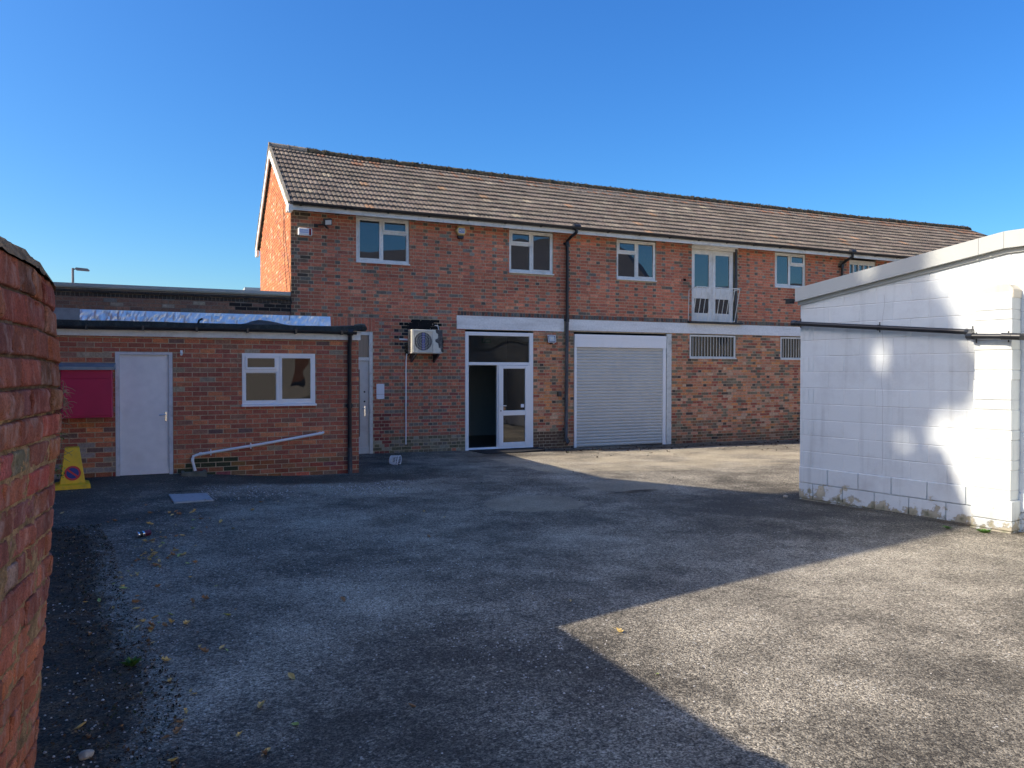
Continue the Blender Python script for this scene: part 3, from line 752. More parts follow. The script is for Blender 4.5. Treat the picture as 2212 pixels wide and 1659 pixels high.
# downpipes
mb = MB()
mb.tube([(8.95, -.40, 5.10), (8.95, -.40, 5.02), (8.90, -.22, 4.94), (8.875, -.075, 4.86), (8.875, -.075, 2.95)], .039, 12)
for z in (4.83, 2.98): mb.tube([(8.875, -.075, z), (8.875, -.075, z - .09)], .050, 12)
mb.box(8.80, 8.95, -.03, -.005, 4.77, 4.82); mb.box(8.81, 8.94, -.03, -.022, 2.91, 2.96)
dp = mb.build("downpipe", M['black_plastic'], main, smooth=True, auto=40)
mb = MB()
mb.tube([(8.87, -.08, 2.93), (8.855, -.08, 1.2), (8.84, -.08, .03), (8.85, -.15, -.07)], .042, 12, 0)
for z in (1.35, 0.05): mb.tube([(8.855, -.08, z), (8.855, -.08, z - .07)], .052, 12, 0)
mb.build("lower_pipe", M['dark_pipe'], dp, smooth=True, auto=40)
mb = MB()
mb.tube([(18.08, -.40, 5.10), (18.08, -.40, 5.0), (18.05, -.22, 4.93), (18.03, -.075, 4.83), (18.03, -.075, -.2)], .040, 12)
mb.tube([(18.03, -.075, 4.82), (18.03, -.075, 4.73)], .052, 12); mb.box(17.94, 18.1, -.03, -.01, 4.74, 4.79)
mb.build("downpipe", M['black_plastic'], main, smooth=True, auto=40)

# lintel beams
mb = MB(); mb.box(6.03, 8.815, -.028, .2, 2.655, 2.965); o = mb.build("lintel", M['beam'], main)
mb = MB(); mb.box(8.93, 31, -.032, .2, 2.69, 2.955)
mb.build("lintel", M['beam'], main)

# windows ---------------------------------------------------------
def frame_rect(mb, x0, x1, z0, z1, y0, y1, t):
    mb.box(x0, x0 + t, y0, y1, z0, z1); mb.box(x1 - t, x1, y0, y1, z0, z1)
    mb.box(x0 + t, x1 - t, y0, y1, z0, z0 + t); mb.box(x0 + t, x1 - t, y0, y1, z1 - t, z1)
def casement(parent, x0, x1, z0, z1, xm, zt, ventleft, fm='white_paint', y=0.02, gl='glass_up', sill=True):
    fr = MB(); frame_rect(fr, x0, x1, z0 + .03, z1, y, y + .09, .045)
    fr.box(xm - .024, xm + .024, y + .002, y + .088, z0 + .075, z1 - .045)
    a, b_ = (x0 + .045, xm - .024) if ventleft else (xm + .024, x1 - .045)
    fr.box(a, b_, y + .002, y + .088, zt - .022, zt + .022)
    w_ = fr.build("window", M[fm], parent)
    c, d = (xm + .024, x1 - .045) if ventleft else (x0 + .045, xm - .024)
    for (p, q, r, s_, ys, t, g) in ((a, b_, zt + .022, z1 - .045, -.018, .034, 'glass_vent'), (a, b_, z0 + .075, zt - .022, .012, .012, gl), (c, d, z0 + .075, z1 - .045, -.008, .030, gl)):
        sm = MB(); frame_rect(sm, p + .002, q - .002, r + .002, s_ - .002, y + ys, y + .05, t)
        sm.build("sash", M[fm], w_)
        gm = MB(); gm.box(p + t * .8, q - t * .8, y + ys + .02, y + ys + .028, r + t * .8, s_ - t * .8)
        gm.build("pane", M[gl] if (g == gl or gl == "glass_low") else M[g], w_)
    if sill:
        sm = MB(); sm.prism([(y - .065, z0 - .008), (y + .1, z0 - .008), (y + .1, z0 + .036), (y - .01, z0 + .028), (y - .065, z0 + .018)], 'x', x0 - .012, x1 + .015)
        sm.build("sill", M[fm], w_)
    return w_
casement(main, 3.725, 4.905, 4.045, 5.045, 4.29, 4.735, False)
casement(main, 7.36, 8.52, 4.02, 5.03, 7.94, 4.71, True)
casement(main, 10.335, 11.515, 4.01, 5.02, 10.93, 4.70, True)
casement(main, 15.535, 16.665, 4.05, 5.03, 16.09, 4.72, False)
for (a, b_) in ((3.725, 4.905), (7.36, 8.52), (10.335, 11.515), (15.535, 16.665)):
    pass
# far window with vertical bars
fr = MB(); frame_rect(fr, 18.405, 19.495, 4.05, 5.0, .03, .10, .05)
for x in (18.62, 18.83, 19.04, 19.25): fr.box(x - .02, x + .02, .035, .095, 4.1, 4.87)
fr.box(18.455, 19.445, .032, .098, 4.87, 4.95)
w_ = fr.build("window", M['old_white'], main)
g = MB(); g.box(18.45, 19.45, .07, .078, 4.1, 4.87); g.build("pane", M['glass_up'], w_)
# headers above windows (board)
for (a, b_) in ((3.73, 4.90), (7.365, 8.515), (10.34, 11.51), (15.54, 16.66)):
    mb = MB(); mb.box(a, b_, .0, .05, 5.05, 5.12); mb.build("head_board", M['old_white'], main)
# small barred windows under the beam
for (a, b_, c, d) in ((12.605, 14.14, 2.04, 2.66), (15.75, 17.29, 2.03, 2.66)):
    fr = MB(); frame_rect(fr, a, b_, c, d, .0, .07, .045); fr.box(a - .01, b_ + .01, -.035, .0, c - .02, c + .02)
    w_ = fr.build("window", M['old_white'], main)
    g = MB(); g.box(a + .04, b_ - .04, .035, .043, c + .04, d - .04); g.build("pane", M['glass_low'], w_)
    bars = MB()
    x = a + .12
    while x < b_ - .08:
        bars.tube([(x, .022, c + .045), (x, .022, d - .045)], .008, 6); x += .098
    bars.build("bars", M['old_white'], w_)

# balcony doors
fr = MB()
frame_rect(fr, 12.67, 14.13, 3.01, 4.985, .09, .17, .05)
fr.box(12.67, 14.2, .02, .10, 4.95, 5.09); fr.box(12.67, 14.2, -.03, .05, 5.02, 5.07)
bd = fr.build("balcony_door", M['white_paint'], main)
for (a, b_) in ((12.70, 13.385), (13.397, 14.08)):
    lf = MB(); s_ = .105
    lf.box(a, a + s_, .065, .11, 3.03, 4.93); lf.box(b_ - s_, b_, .065, .11, 3.03, 4.93)
    for (z0, z1) in ((3.03, 3.25), (3.64, 3.93), (4.82, 4.93)): lf.box(a + s_, b_ - s_, .067, .108, z0, z1)
    l_ = lf.build("door_leaf", M['white_paint'], bd)
    for (z0, z1) in ((3.25, 3.64), (3.93, 4.82)):
        g = MB(); g.box(a + s_, b_ - s_, .085, .093, z0, z1); g.build("pane", M['glass_up'], l_)
mb = MB(); mb.box(12.53, 14.30, -.13, .2, 2.965, 3.008); mb.build("doorstep", M['black_iron'], main)
mb = MB(); mb.tube([(14.165, .02, 3.02), (14.165, .02, 5.02)], .032, 8); mb.build("downpipe", M['dark_pipe'], main)
# leaning white guard rail
mb = MB()
def rl(s, z): return (s, -.095 - .205 * (z - 3.02) / .88, z)
mb.tube([rl(12.60, 3.90), rl(14.03, 3.90)], .013, 6); mb.tube([rl(12.60, 3.035), rl(14.03, 3.035)], .012, 6)
for k in range(10):
    s_ = 12.62 + k * 1.40 / 9
    mb.tube([rl(s_, 3.03), rl(s_ + random.uniform(-.008, .008), 3.90)], .0085, 6)
for s_ in (12.60, 14.03): mb.tube([rl(s_, 3.90), (s_ - .02, .06, 3.84)], .009, 6); mb.tube([(s_ - .04, -.02, 3.84), (s_ - .06, -.02, 3.03)], .008, 6)
mb.build("guard_rail", M['white_paint'], main)

# glazed entrance ---------------------------------------------------------
fr = MB()
x0, x1, z0, z1 = 6.24, 7.985, -.17, 2.60
Y0, Y1 = -.01, .07
fr.box(x0, x0 + .085, Y0, Y1, z0, z1); fr.box(x1 - .10, x1, Y0, Y1, z0, z1); fr.box(x0 + .085, x1 - .1, Y0, Y1, z1 - .085, z1)
fr.box(x0 + .085, x1 - .1, Y0 + .002, Y1, 1.825, 1.895); fr.box(x0 + .085, x1 - .1, Y0 + .002, Y1, z0, -.10)
fr.box(x0 - .01, x1 + .06, -.09, Y0, z0 - .03, z0 + .028)
fr.box(7.045, 7.075, Y0 + .002, Y1, -.10, 1.825)
en = fr.build("entrance_frame", M['pvc'], main)
bv = en.modifiers.new("bev", 'BEVEL'); bv.width = .006; bv.segments = 2
g = MB(); g.box(x0 + .08, x1 - .095, .03, .038, 1.89, z1 - .08); g.build("pane", M['glass_door'], en)
lf = MB(); a, b_ = 7.078, 7.88
lf.box(a, a + .115, -.03, .035, -.098, 1.82); lf.box(b_ - .115, b_, -.03, .035, -.098, 1.82)
for (p, q) in ((-.098, .0), (.635, .755), (1.745, 1.82)): lf.box(a + .115, b_ - .115, -.028, .033, p, q)
lo = lf.build("door_leaf", M['pvc'], en)
bv = lo.modifiers.new("bev", 'BEVEL'); bv.width = .008; bv.segments = 2
for (p, q, mm) in ((.755, 1.745, 'glass_door'), (.0, .635, 'glass_kick')):
    g = MB(); g.box(a + .11, b_ - .11, .0, .008, p, q); g.build("pane", M[mm], lo)
h = MB(); h.box(a + .03, a + .06, -.042, -.03, .70, .96); h.tube([(a + .045, -.045, .87), (a + .045, -.075, .87), (a + .17, -.08, .87)], .011, 8)
h.box(a + .036, a + .054, -.046, -.042, .735, .77, 1)
h.build("handle", [M['pvc'], M['black_plastic']], lo)
st = MB(); st.box(b_ - .22, b_ - .135, -.003, -.0005, .82, .90, 0); st.build("sticker", M['sheet_white'], lo)
st = MB(); st.box(a + .122, a + .18, -.003, -.0005, .765, .835, 0); st.build("sticker", M['leaf_brown'], lo)
# room behind
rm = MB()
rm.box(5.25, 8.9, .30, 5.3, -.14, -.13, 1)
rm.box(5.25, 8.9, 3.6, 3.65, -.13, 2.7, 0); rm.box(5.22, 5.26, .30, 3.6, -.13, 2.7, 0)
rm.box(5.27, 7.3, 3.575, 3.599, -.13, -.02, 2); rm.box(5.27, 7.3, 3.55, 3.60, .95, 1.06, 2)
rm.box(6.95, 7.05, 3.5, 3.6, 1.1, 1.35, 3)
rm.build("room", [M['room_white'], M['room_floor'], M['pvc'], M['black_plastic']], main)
ex = MB(); ex.box(6.86, 7.10, .5, .52, 2.36, 2.47, 0); ex.box(6.99, 7.06, .494, .499, 2.405, 2.425, 1); ex.face([(6.965, .496, 2.415), (6.995, .496, 2.445), (6.995, .496, 2.385)], 1)
ex.box(6.895, 6.91, .494, .499, 2.38, 2.44, 1); ex.box(6.905, 6.94, .494, .499, 2.41, 2.42, 1); ex.tube([(6.905, .495, 2.452), (6.905, .4985, 2.452)], .009, 8, 1)
ex = ex.build("exit_sign", [M['exit_green'], M['sheet_white']]); tag(ex, "small green exit sign hanging behind the glass above the entrance", "sign")

# roller shutter ---------------------------------------------------------
fr = MB()
fr.box(9.10, 11.82, -.05, .12, 2.28, 2.60); fr.box(9.10, 11.82, -.056, -.05, 2.50, 2.60)
sh = fr.build("roller_shutter", M['pvc'], main)
bv = sh.modifiers.new("bev", 'BEVEL'); bv.width = .008; bv.segments = 2
for q in ((9.10, 9.165, -.235), (11.735, 11.82, -.25)):
    fr = MB(); fr.box(q[0], q[1], -.035, .04, q[2], 2.279); fr.build("guide_rail", M['pvc'], sh)
cu = MB()
nsl = 32; zt, zb = 2.279, -.195
hh = (zt - zb) / nsl
for k in range(nsl):
    za = zb + k * hh
    prof = [(0.0, .016), (.006, .004), (.012, .001), (hh * .5, -.006), (hh - .012, .0), (hh - .004, .006), (hh, .016)]
    for p, q in zip(prof[:-1], prof[1:]):
        cu.face([(9.165, p[1], za + p[0]), (11.735, p[1], za + p[0]), (11.735, q[1], za + q[0]), (9.165, q[1], za + q[0])], 0)
cu.box(9.165, 11.735, -.004, .03, -.225, -.195, 1)
cu.build("curtain", [M['shutter'], M['black_plastic']], sh)
po = MB(); po.box(11.84, 11.99, -.04, -.02, -.25, 2.66); po.box(11.905, 11.925, -.02, .1, -.25, 2.66)
for (dx, dz) in ((.03, .0), (.11, .0), (.03, -.09), (.11, -.09)): po.tube([(11.85 + dx, -.052, 2.57 + dz), (11.85 + dx, -.04, 2.57 + dz)], .018, 6)
po.build("steel_post", M['old_white'], main)

# side door with ribbed fanlight (in the corner by the lean-to)
fr = MB()
fr.box(3.05, 3.13, .0, .09, -.13, 2.54); fr.box(4.0, 4.075, -.01, .09, -.13, 2.54); fr.box(3.13, 4.0, .0, .09, 2.47, 2.54); fr.box(3.13, 4.0, .0, .09, 1.91, 1.985)
sd = fr.build("side_door", M['old_white'], main)
g = MB(); g.box(3.13, 4.0, .04, .05, 1.985, 2.47); g.build("fanlight", M['glass_rib'], sd)
lf = MB(); lf.box(3.13, 3.28, .03, .075, -.12, 1.905); lf.box(3.80, 3.995, .03, .075, -.12, 1.905); lf.box(3.28, 3.80, .031, .074, 1.72, 1.905); lf.box(3.28, 3.80, .031, .074, -.12, .25); lf.box(3.13, 3.995, .0, .031, -.12, .02)
lo = lf.build("door_leaf", M['side_door'], sd)
g = MB(); g.box(3.28, 3.80, .05, .058, .25, 1.72); g.build("pane", M['glass_rib'], lo)
h = MB(); h.box(3.888, 3.918, .018, .03, .70, .92); h.tube([(3.905, .02, .86), (3.905, -.015, .86), (3.84, -.02, .86)], .008, 8)
h.build("handle", M['chrome'], lo)
for z in (1.02, 1.23):
    h = MB(); h.tube([(3.90, .03, z), (3.90, .02, z)], .02, 10); h.build("lock", M['black_plastic'], lo)
h = MB(); h.box(3.60, 3.76, .04, .05, 1.02, 1.52); h.build("door_plate", M['sheet_white'], lo)

# ------------------------------------------------------------------ lean-to
lean = empty("lean_to", (0.0, -1.75, 0.0), "low red brick lean-to with a black felt flat roof, grey door and white window", "outbuilding")
LOPS = [(-.74, .06, -.2, 1.97), (1.075, 2.235, 1.105, 1.965)]
mb = MB()
backing(mb, -2.9, 2.965, -.4, 2.30, LOPS, .22, 0)
def lcol(s, z, t, k):
    c = pick(LEAN)
    if z < .22: c = tuple(v * random.uniform(.55, .95) for v in c)
    if z < .3 and .2 < s < .95 and random.random() < .6: c = (.06, .065, .035)
    if s < -.75 and z < .6 and random.random() < .35: c = (.36, .29, .25)
    return jit(c, .15)
bricks(mb, -2.9, 2.965, -.38, 2.30, LOPS, 'stretcher', lcol, h=.0752, L=.225)
mb.xform(Matrix.Translation((0, -3.49, 0)))
mb2 = MB(); mb2.box(0, 3.27, 0, .1, -.4, 2.30); bricks(mb2, 0, 3.27, -.38, 2.30, [], 'stretcher', lcol)
mb2.xform(Matrix.Translation((2.966, -3.27, 0)) @ Matrix.Rotation(R(90), 4, 'Z'))
b0 = len(mb.v); mb.v += mb2.v; mb.f += [tuple(i + b0 for i in f) for f in mb2.f]; mb.m += mb2.m; mb.c += mb2.c
mb.box(-2.9, -2.7, -3.27, -.01, -.4, 2.3, 0)
mb.build("wall", [M['mortar'], M['brick']], lean)
mb = MB()
# felt roof, slightly bumpy, falling towards the yard
nx_, ny_ = 60, 16
def rf(i, j):
    x = -2.9 + 5.95 * i / nx_; y = -3.63 + 3.62 * j / ny_
    z = 2.425 + .19 * (y + 3.63) / 3.62 + .012 * noise.noise(Vector((x * 2.2, y * 2.2, 0)))
    if x > 2.6: z += .03 * (x - 2.6) / .45
    for (cx, cy, h_) in ((1.35, -3.2, .075), (1.6, -3.1, .05)): z += h_ * math.exp(-((x - cx) ** 2 + (y - cy) ** 2) / .03)
    return (x, y, z)
for i in range(nx_):
    for j in range(ny_): mb.face([rf(i, j), rf(i + 1, j), rf(i + 1, j + 1), rf(i, j + 1)])
    a = rf(i, 0); b_ = rf(i + 1, 0)
    mb.face([(a[0], a[1] - .01, a[2] - .085), (b_[0], b_[1] - .01, b_[2] - .085), b_, a])
for j in range(ny_):
    a = rf(nx_, j); b_ = rf(nx_, j + 1)
    mb.face([(a[0], a[1], a[2] - .1), (b_[0], b_[1], b_[2] - .1), b_, a])
mb.face([(-2.9, -3.6, 2.33), (3.0, -3.6, 2.33), (3.0, -.02, 2.33), (-2.9, -.02, 2.33)])
lr = mb.build("roof", M['felt'], lean, fix=True)
mb = MB(); mb.tube([(3.03, -3.66, 2.395), (3.04, -3.5, 2.44), (3.03, -3.0, 2.46)], [.045, .055, .05], 8)
mb.build("felt_roll", M['felt'], lr)
mb = MB(); mb.tube([(.46, -2.5, 2.48), (.475, -2.5, 2.54), (.53, -2.52, 2.565)], .018, 8)
mb.build("vent_pipe", M['felt'], lr)
mb = MB()
nf = 120
rr = random.Random(3)
fx = [-1.52 + 4.675 * i / nf for i in range(nf + 1)]
fo = [[rr.uniform(-.012, .012) for _ in range(5)] for _ in range(nf + 1)]
for i in range(nf):
    for k in range(4):
        def q(ii, kk):
            z = 2.612 + .235 * kk / 4; return (fx[ii], -.022 - .05 * (1 - kk / 4) + fo[ii][kk] * (0.2 if kk == 4 else 1), z)
        mb.face([q(i, k), q(i + 1, k), q(i + 1, k + 1), q(i, k + 1)])
mb.build("foil_strip", M['foil'], lean)
mb = MB(); mb.box(-2.9, -1.53, -.03, -.008, 2.6, 2.862); mb.build("lead_strip", M['lead'], lean)
mb = MB(); mb.box(-2.9, 2.985, -3.565, -3.54, 2.205, 2.335); mb.box(2.966, 2.985, -3.54, -.2, 2.215, 2.335); mb.box(-2.9, 2.966, -3.54, -3.49, 2.20, 2.215); mb.build("fascia", M['white_paint'], lean)
mb = MB(); gutter(mb, -2.9, 2.90, -3.625, 2.345, .05)
x = -2.6
while x < 2.9: mb.box(x - .015, x + .015, -3.68, -3.57, 2.285, 2.36); x += .75
mb.tube([(2.75, -3.625, 2.33), (2.84, -3.625, 2.33)], .055, 10)
mb.build("gutter", M['black_plastic'], lean)
mb = MB(); mb.tube([(2.795, -3.62, 2.30), (2.795, -3.60, 2.20), (2.795, -3.56, 2.12), (2.795, -3.56, .0)], .036, 12)
mb.tube([(2.795, -3.56, 1.13), (2.795, -3.56, 1.05)], .048, 12); mb.box(2.73, 2.86, -3.53, -3.496, 1.07, 1.11)
dp = mb.build("downpipe", M['black_plastic'], lean, smooth=True, auto=40)
mb = MB(); mb.tube([(2.795, -3.562, .38), (2.80, -3.562, -.09)], .040, 12); mb.build("pipe_foot", M['dark_pipe'], dp, smooth=True, auto=40)
# grey door
fr = MB(); fr.box(-.737, -.684, -3.51, -3.42, .055, 1.967); fr.box(.0, .055, -3.51, -3.42, .055, 1.967); fr.box(-.684, .0, -3.51, -3.42, 1.925, 1.967)
d_ = fr.build("door", M['door_frame'], lean)
lf = MB(); lf.box(-.681, -.003, -3.475, -3.435, .09, 1.922); lf.box(-.68, -.004, -3.49, -3.475, .085, .17); lo = lf.build("door_leaf", M['door_grey'], d_)
h = MB(); h.box(-.058, -.028, -3.485, -3.475, .90, 1.04); h.tube([(-.043, -3.485, 1.0), (-.043, -3.515, 1.0), (-.14, -3.52, .995)], .008, 8); h.build("handle", M['chrome'], lo)
# window
casement(lean, 1.078, 2.232, 1.11, 1.965, 1.64, 1.68, True, fm='pvc', y=-3.50, gl='glass_low')

# ------------------------------------------------------------------ flat-roofed brick building behind
fb = empty("flat_roof_building", (-4, 4, 0), "single storey brown brick building with flat parapet behind the lean-to", "building")
mb = MB(); mb.box(-14, 2.335, .0, 8.0, -.4, 3.25, 0)
def fcol(s, z, t, k):
    c = pick(FLAT)
    if z > 3.1: c = (.05, .042, .035)
    if 1.2 < s < 2.3 and 2.9 < z < 3.1 and random.random() < .8: c = (.035, .03, .028)
    if random.random() < .07: c = (.24, .22, .19)
    return jit(c)
bricks(mb, -4, 2.335, 2.4, 3.10, [], 'stretcher', fcol)
soldiers(mb, -4, 2.335, 3.09, 3.17, lambda: jit((.08, .065, .05)), y=-.004)
mb.v, mb.f, mb.m, mb.c = mb.v, mb.f, mb.m, mb.c
wfb = mb.build("wall", [M['mortar_grey'], M['brick']], fb)
mb = MB()
x = -4.0
while x < 2.33:
    L = random.uniform(.12, .35); x2 = min(x + L, 2.333)
    mb.box(x, x2 - .004, -.035 - random.uniform(0, .012), .0, 3.175 + random.uniform(-.008, .004), 3.215, 0, jit((.06, .05, .04))); x = x2
mb.box(-14, -4.0, -.03, 0, 3.17, 3.21, 0, (.06, .05, .04))
mb.build("drip_course", M['brick'], fb)
mb = MB(); mb.box(-14, 2.333, -.055, 8.02, 3.272, 3.335); mb.box(-14, 2.333, -.03, 8.0, 3.251, 3.272); mb.build("coping", M['coping'], fb)

# ------------------------------------------------------------------ white painted block building
P0 = Vector((8.109, -8.353, 0)); ang = math.atan2(-.988, .1536)
# local x along the wall towards the camera, local y into the building
MW = Matrix.Translation(P0) @ Matrix.Rotation(ang, 4, 'Z')
white = empty("white_block_building", P0, "white painted blockwork building with a metal roof trim and black pipe", "building")
white.rotation_euler = (0, 0, ang)
bpy.context.view_layer.update()
def wb(mb, name, mats, **k):
    # parts of this building keep the building's own axes
    o = mb.build(name, mats, None, **k); o.parent = white; return o
def topz(t): return 2.62 + (2.965 - 2.62) * min(t, 2.66) / 2.66
mb = MB()
Wc = (.66, .70, .71)
mb.prism([(0, -.4), (7.5, -.4), (7.5, topz(7.5) + .1), (2.66, topz(2.66) + .1), (0, topz(0) + .1)], 'y', 0.004, 6.0, 0, (.66, .665, .67))
# blocks
h = .2205; zb_ = -.33
k = 0
while zb_ + k * h < 3.1:
    za = zb_ + k * h; zb2 = za + h
    x = -.45 * (k % 2) * .5
    while x < 7.5:
        a = max(0, x) + .002; b_ = min(7.5, x + .45) - .002; x += .45
        if b_ - a < .03: continue
        zt_ = min(zb2 - .0025, topz((a + b_) / 2) + .09)
        if zt_ - za < .02: continue
        e = .0035 + random.uniform(-.0015, .002)
        kk = random.uniform(.97, 1.02); c = tuple(v * kk for v in Wc)
        pr = .02 if za < .3 else 0
        # slightly chamfered block face
        y0 = .004 - e - pr; ch = .006
        z0 = za + .0025
        q = [(a, z0), (b_, z0), (b_, zt_), (a, zt_)]; q2 = [(a + ch, z0 + ch), (b_ - ch, z0 + ch), (b_ - ch, zt_ - ch), (a + ch, zt_ - ch)]
        mb.face([(p[0], y0, p[1]) for p in q2], 0, c)
        for i in range(4):
            j2 = (i + 1) % 4
            mb.face([(q[i][0], .004 - pr * .0, q[i][1]), (q[j2][0], .004, q[j2][1]), (q2[j2][0], y0, q2[j2][1]), (q2[i][0], y0, q2[i][1])], 0, c)
    k += 1
# quoin ribs at the far corner
for k in range(1, 13):
    if k % 2:
        for dx in (.05, .13, .2):
            mb.box(dx, dx + .012, -.007, .0, zb_ + k * h + .01, zb_ + (k + 1) * h - .01, 0, Wc)
# crack
ww = wb(mb, "wall", [M['block']])
# crack as a thin dark groove strip
mb = MB(); z = .36; x = 1.22
while z < 2.6:
    x2 = 1.22 + .035 * noise.noise(Vector((0, z * 3, 5))); z2 = z + .06
    mb.face([(x, -.0075, z), (x + .003, -.0075, z), (x2 + .003, -.0075, z2), (x2, -.0075, z2)], 0, (.3, .3, .3)); x = x2; z = z2
wb(mb, "crack", [M['block']])
# pilaster
mb = MB()
k = 0; za = -.3
hs_ = [.225, .11]
while za < 2.5:
    hh = hs_[k % 2] * .985; zt_ = min(za + hh - .005, 2.53)
    kk = random.uniform(.97, 1.01); c = (Wc[0] * kk, Wc[1] * kk * .985, Wc[2] * kk * .93)
    e = random.uniform(-.004, .004)
    pr = .018 if za < .2 else 0
    mb.box(2.415 + e - pr, 2.805 + e + pr, -.205 + e - pr, .0, za, zt_, 0, c)
    za += hh; k += 1
mb.box(2.422, 2.798, -.198, .0, -.3, 2.5, 0, (.62, .62, .62))
pl = [(2.41, 2.47), (2.45, 2.555), (2.55, 2.60), (2.68, 2.625), (2.76, 2.615), (2.81, 2.56), (2.81, 2.47)]
mb.prism(pl, 'y', -.20, .0, 0, (.66, .60, .48))
pil = wb(mb, "pilaster", [M['block']])
bv = pil.modifiers.new("bev", 'BEVEL'); bv.width = .008; bv.segments = 2
# roof trim
mb = MB()
def tz(t): return 2.834 + (3.214 - 2.834) * t / 2.66 if t < 2.66 else 3.214 + (t - 2.66) * .0
segs = [(-.03, 2.392), (2.395, 2.657), (2.66, 4.2), (4.203, 7.5)]
for (a, b_) in segs:
    f = [(a, tz(a)), (b_, tz(b_))]
    A = (a, tz(a)); B = (b_, tz(b_))
    mb.face([(A[0], -.085, A[1] - .185), (B[0], -.085, B[1] - .185), (B[0], -.085, B[1]), (A[0], -.085, A[1])])
    mb.face([(A[0], -.085, A[1]), (B[0], -.085, B[1]), (B[0], -.02, B[1] + .012), (A[0], -.02, A[1] + .012)])
    mb.face([(A[0], -.085, A[1] - .185), (A[0], -.03, A[1] - .185), (B[0], -.03, B[1] - .185), (B[0], -.085, B[1] - .185)])
    mb.face([(A[0], -.02, A[1] + .012), (B[0], -.02, B[1] + .012), (B[0], 6.1, B[1] + .012), (A[0], 6.1, A[1] + .012)])
    if a < 0: mb.face([(a, -.085, A[1] - .185), (a, -.085, A[1]), (a, -.02, A[1] + .012), (a, 6.1, A[1] + .012), (a, 6.1, A[1] - .185)])
    mb.face([(A[0], -.025, A[1] - .235), (B[0], -.025, B[1] - .235), (B[0], -.025, B[1] - .18), (A[0], -.025, A[1] - .18)])
    mb.face([(A[0], -.025, A[1] - .235), (A[0], .0, A[1] - .235), (B[0], .0, B[1] - .235), (B[0], -.025, B[1] - .235)])
for (x, z) in ((2.36, 2.945), (2.50, 2.965)): mb.tube([(x, -.035, z), (x, -.025, z)], .010, 8)
wb(mb, "roof_trim", M['trim_metal'])
# black pipe: upper run slopes towards the pilaster, then steps out over it
mb = MB()
pts = [(-.07, -.085, 2.345), (.03, -.085, 2.336), (1.21, -.085, 2.222), (2.30, -.085, 2.118)]
mb.tube(pts, .032, 14); mb.tube([(-.075, -.085, 2.345), (.01, -.085, 2.34)], .040, 14)
for (x, z) in ((.05, 2.335), (1.21, 2.222), (2.33, 2.115)):
    mb.tube([(x - .015, -.085, z), (x + .015, -.085, z)], .038, 14); mb.tube([(x, -.06, z - .06), (x, -.06, z + .07)], .008, 6)
mb.tube([(2.27, -.085, 2.12), (2.33, -.10, 2.105), (2.36, -.18, 2.075), (2.39, -.27, 2.06), (2.45, -.29, 2.058)], .040, 14)
mb.tube([(2.44, -.29, 2.058), (2.80, -.29, 2.04)], .030, 14); mb.tube([(2.74, -.29, 2.045), (2.84, -.29, 2.038)], .039, 14)
mb.tube([(2.82, -.29, 2.04), (2.90, -.28, 2.035), (2.94, -.20, 2.03), (2.96, -.10, 2.02), (3.05, -.085, 2.01)], .038, 14)
mb.tube([(3.0, -.085, 2.01), (5.5, -.085, 1.85)], .032, 14)
for x in (2.46, 2.79): mb.tube([(x, -.25, 2.10), (x, -.25, 1.98)], .008, 6)
wb(mb, "pipe", M['black_plastic'], smooth=True, auto=40)
cc = MB(); cc.box(-.13, -.035, -.16, -.09, 2.62, 2.685); cc.tube([(-.06, -.09, 2.67), (-.02, -.04, 2.67)], .012, 8); cc.box(-.16, -.125, -.165, -.085, 2.675, 2.69)
cc.xform(MW)
o = cc.build("security_camera", M['black_plastic']); tag(o, "black security camera on the far corner of the white block building", "camera")

# ------------------------------------------------------------------ fixtures on the fronts
# alarm box, white
ab = empty("alarm_box", (2.63, -.05, 4.61), "white alarm box with a dark red lens at the left end of the front", "alarm")
mb = MB(); mb.box(2.485, 2.775, -.095, -.006, 4.525, 4.69); o = mb.build("casing", M['pvc'], ab); bv = o.modifiers.new("b", 'BEVEL'); bv.width = .025; bv.segments = 4
mb = MB(); mb.box(2.705, 2.75, -.102, -.094, 4.54, 4.675); mb.build("lens", M['alarm_red'], ab)
mb = MB(); mb.box(2.52, 2.69, -.0975, -.0955, 4.585, 4.65)
mb.build("print", M['label_blue'], ab)
mb = MB()
for i in range(9): mb.box(2.532 + i * .017, 2.543 + i * .017, -.0985, -.0980, 4.60, 4.63 + .008 * (i % 3 == 0))
for z in (4.555, 4.572): mb.box(2.53, 2.67, -.0985, -.0975, z, z + .004)
mb.build("lettering", M['sheet_white'], ab)
# alarm box, yellow hexagon
hx = empty("hexagon_alarm", (6.12, -.05, 4.89), "yellow hexagonal alarm box lettered ADT under the eaves", "alarm")
mb = MB()
cx, cz, rr_ = 6.12, 4.895, .135
def hexp(r): return [(cx + r * math.cos(R(60 * k)), cz + r * .88 * math.sin(R(60 * k))) for k in range(6)]
o_, i_ = hexp(.137), hexp(.118)
for k in range(6):
    j2 = (k + 1) % 6
    mb.face([(o_[k][0], -.075, o_[k][1]), (i_[k][0], -.10, i_[k][1]), (i_[j2][0], -.10, i_[j2][1]), (o_[j2][0], -.075, o_[j2][1])])
    mb.face([(o_[k][0], -.006, o_[k][1]), (o_[k][0], -.075, o_[k][1]), (o_[j2][0], -.075, o_[j2][1]), (o_[j2][0], -.006, o_[j2][1])])
mb.face([(p[0], -.10, p[1]) for p in i_][::-1])
mb.build("casing", M['alarm_yellow'], hx)
mb = MB(); mb.box(6.045, 6.195, -.104, -.1005, 4.838, 4.952, 0); mb.box(6.053, 6.187, -.106, -.1042, 4.846, 4.944, 1); mb.build("badge", [M['sheet_white'], M['alarm_blue']], hx)
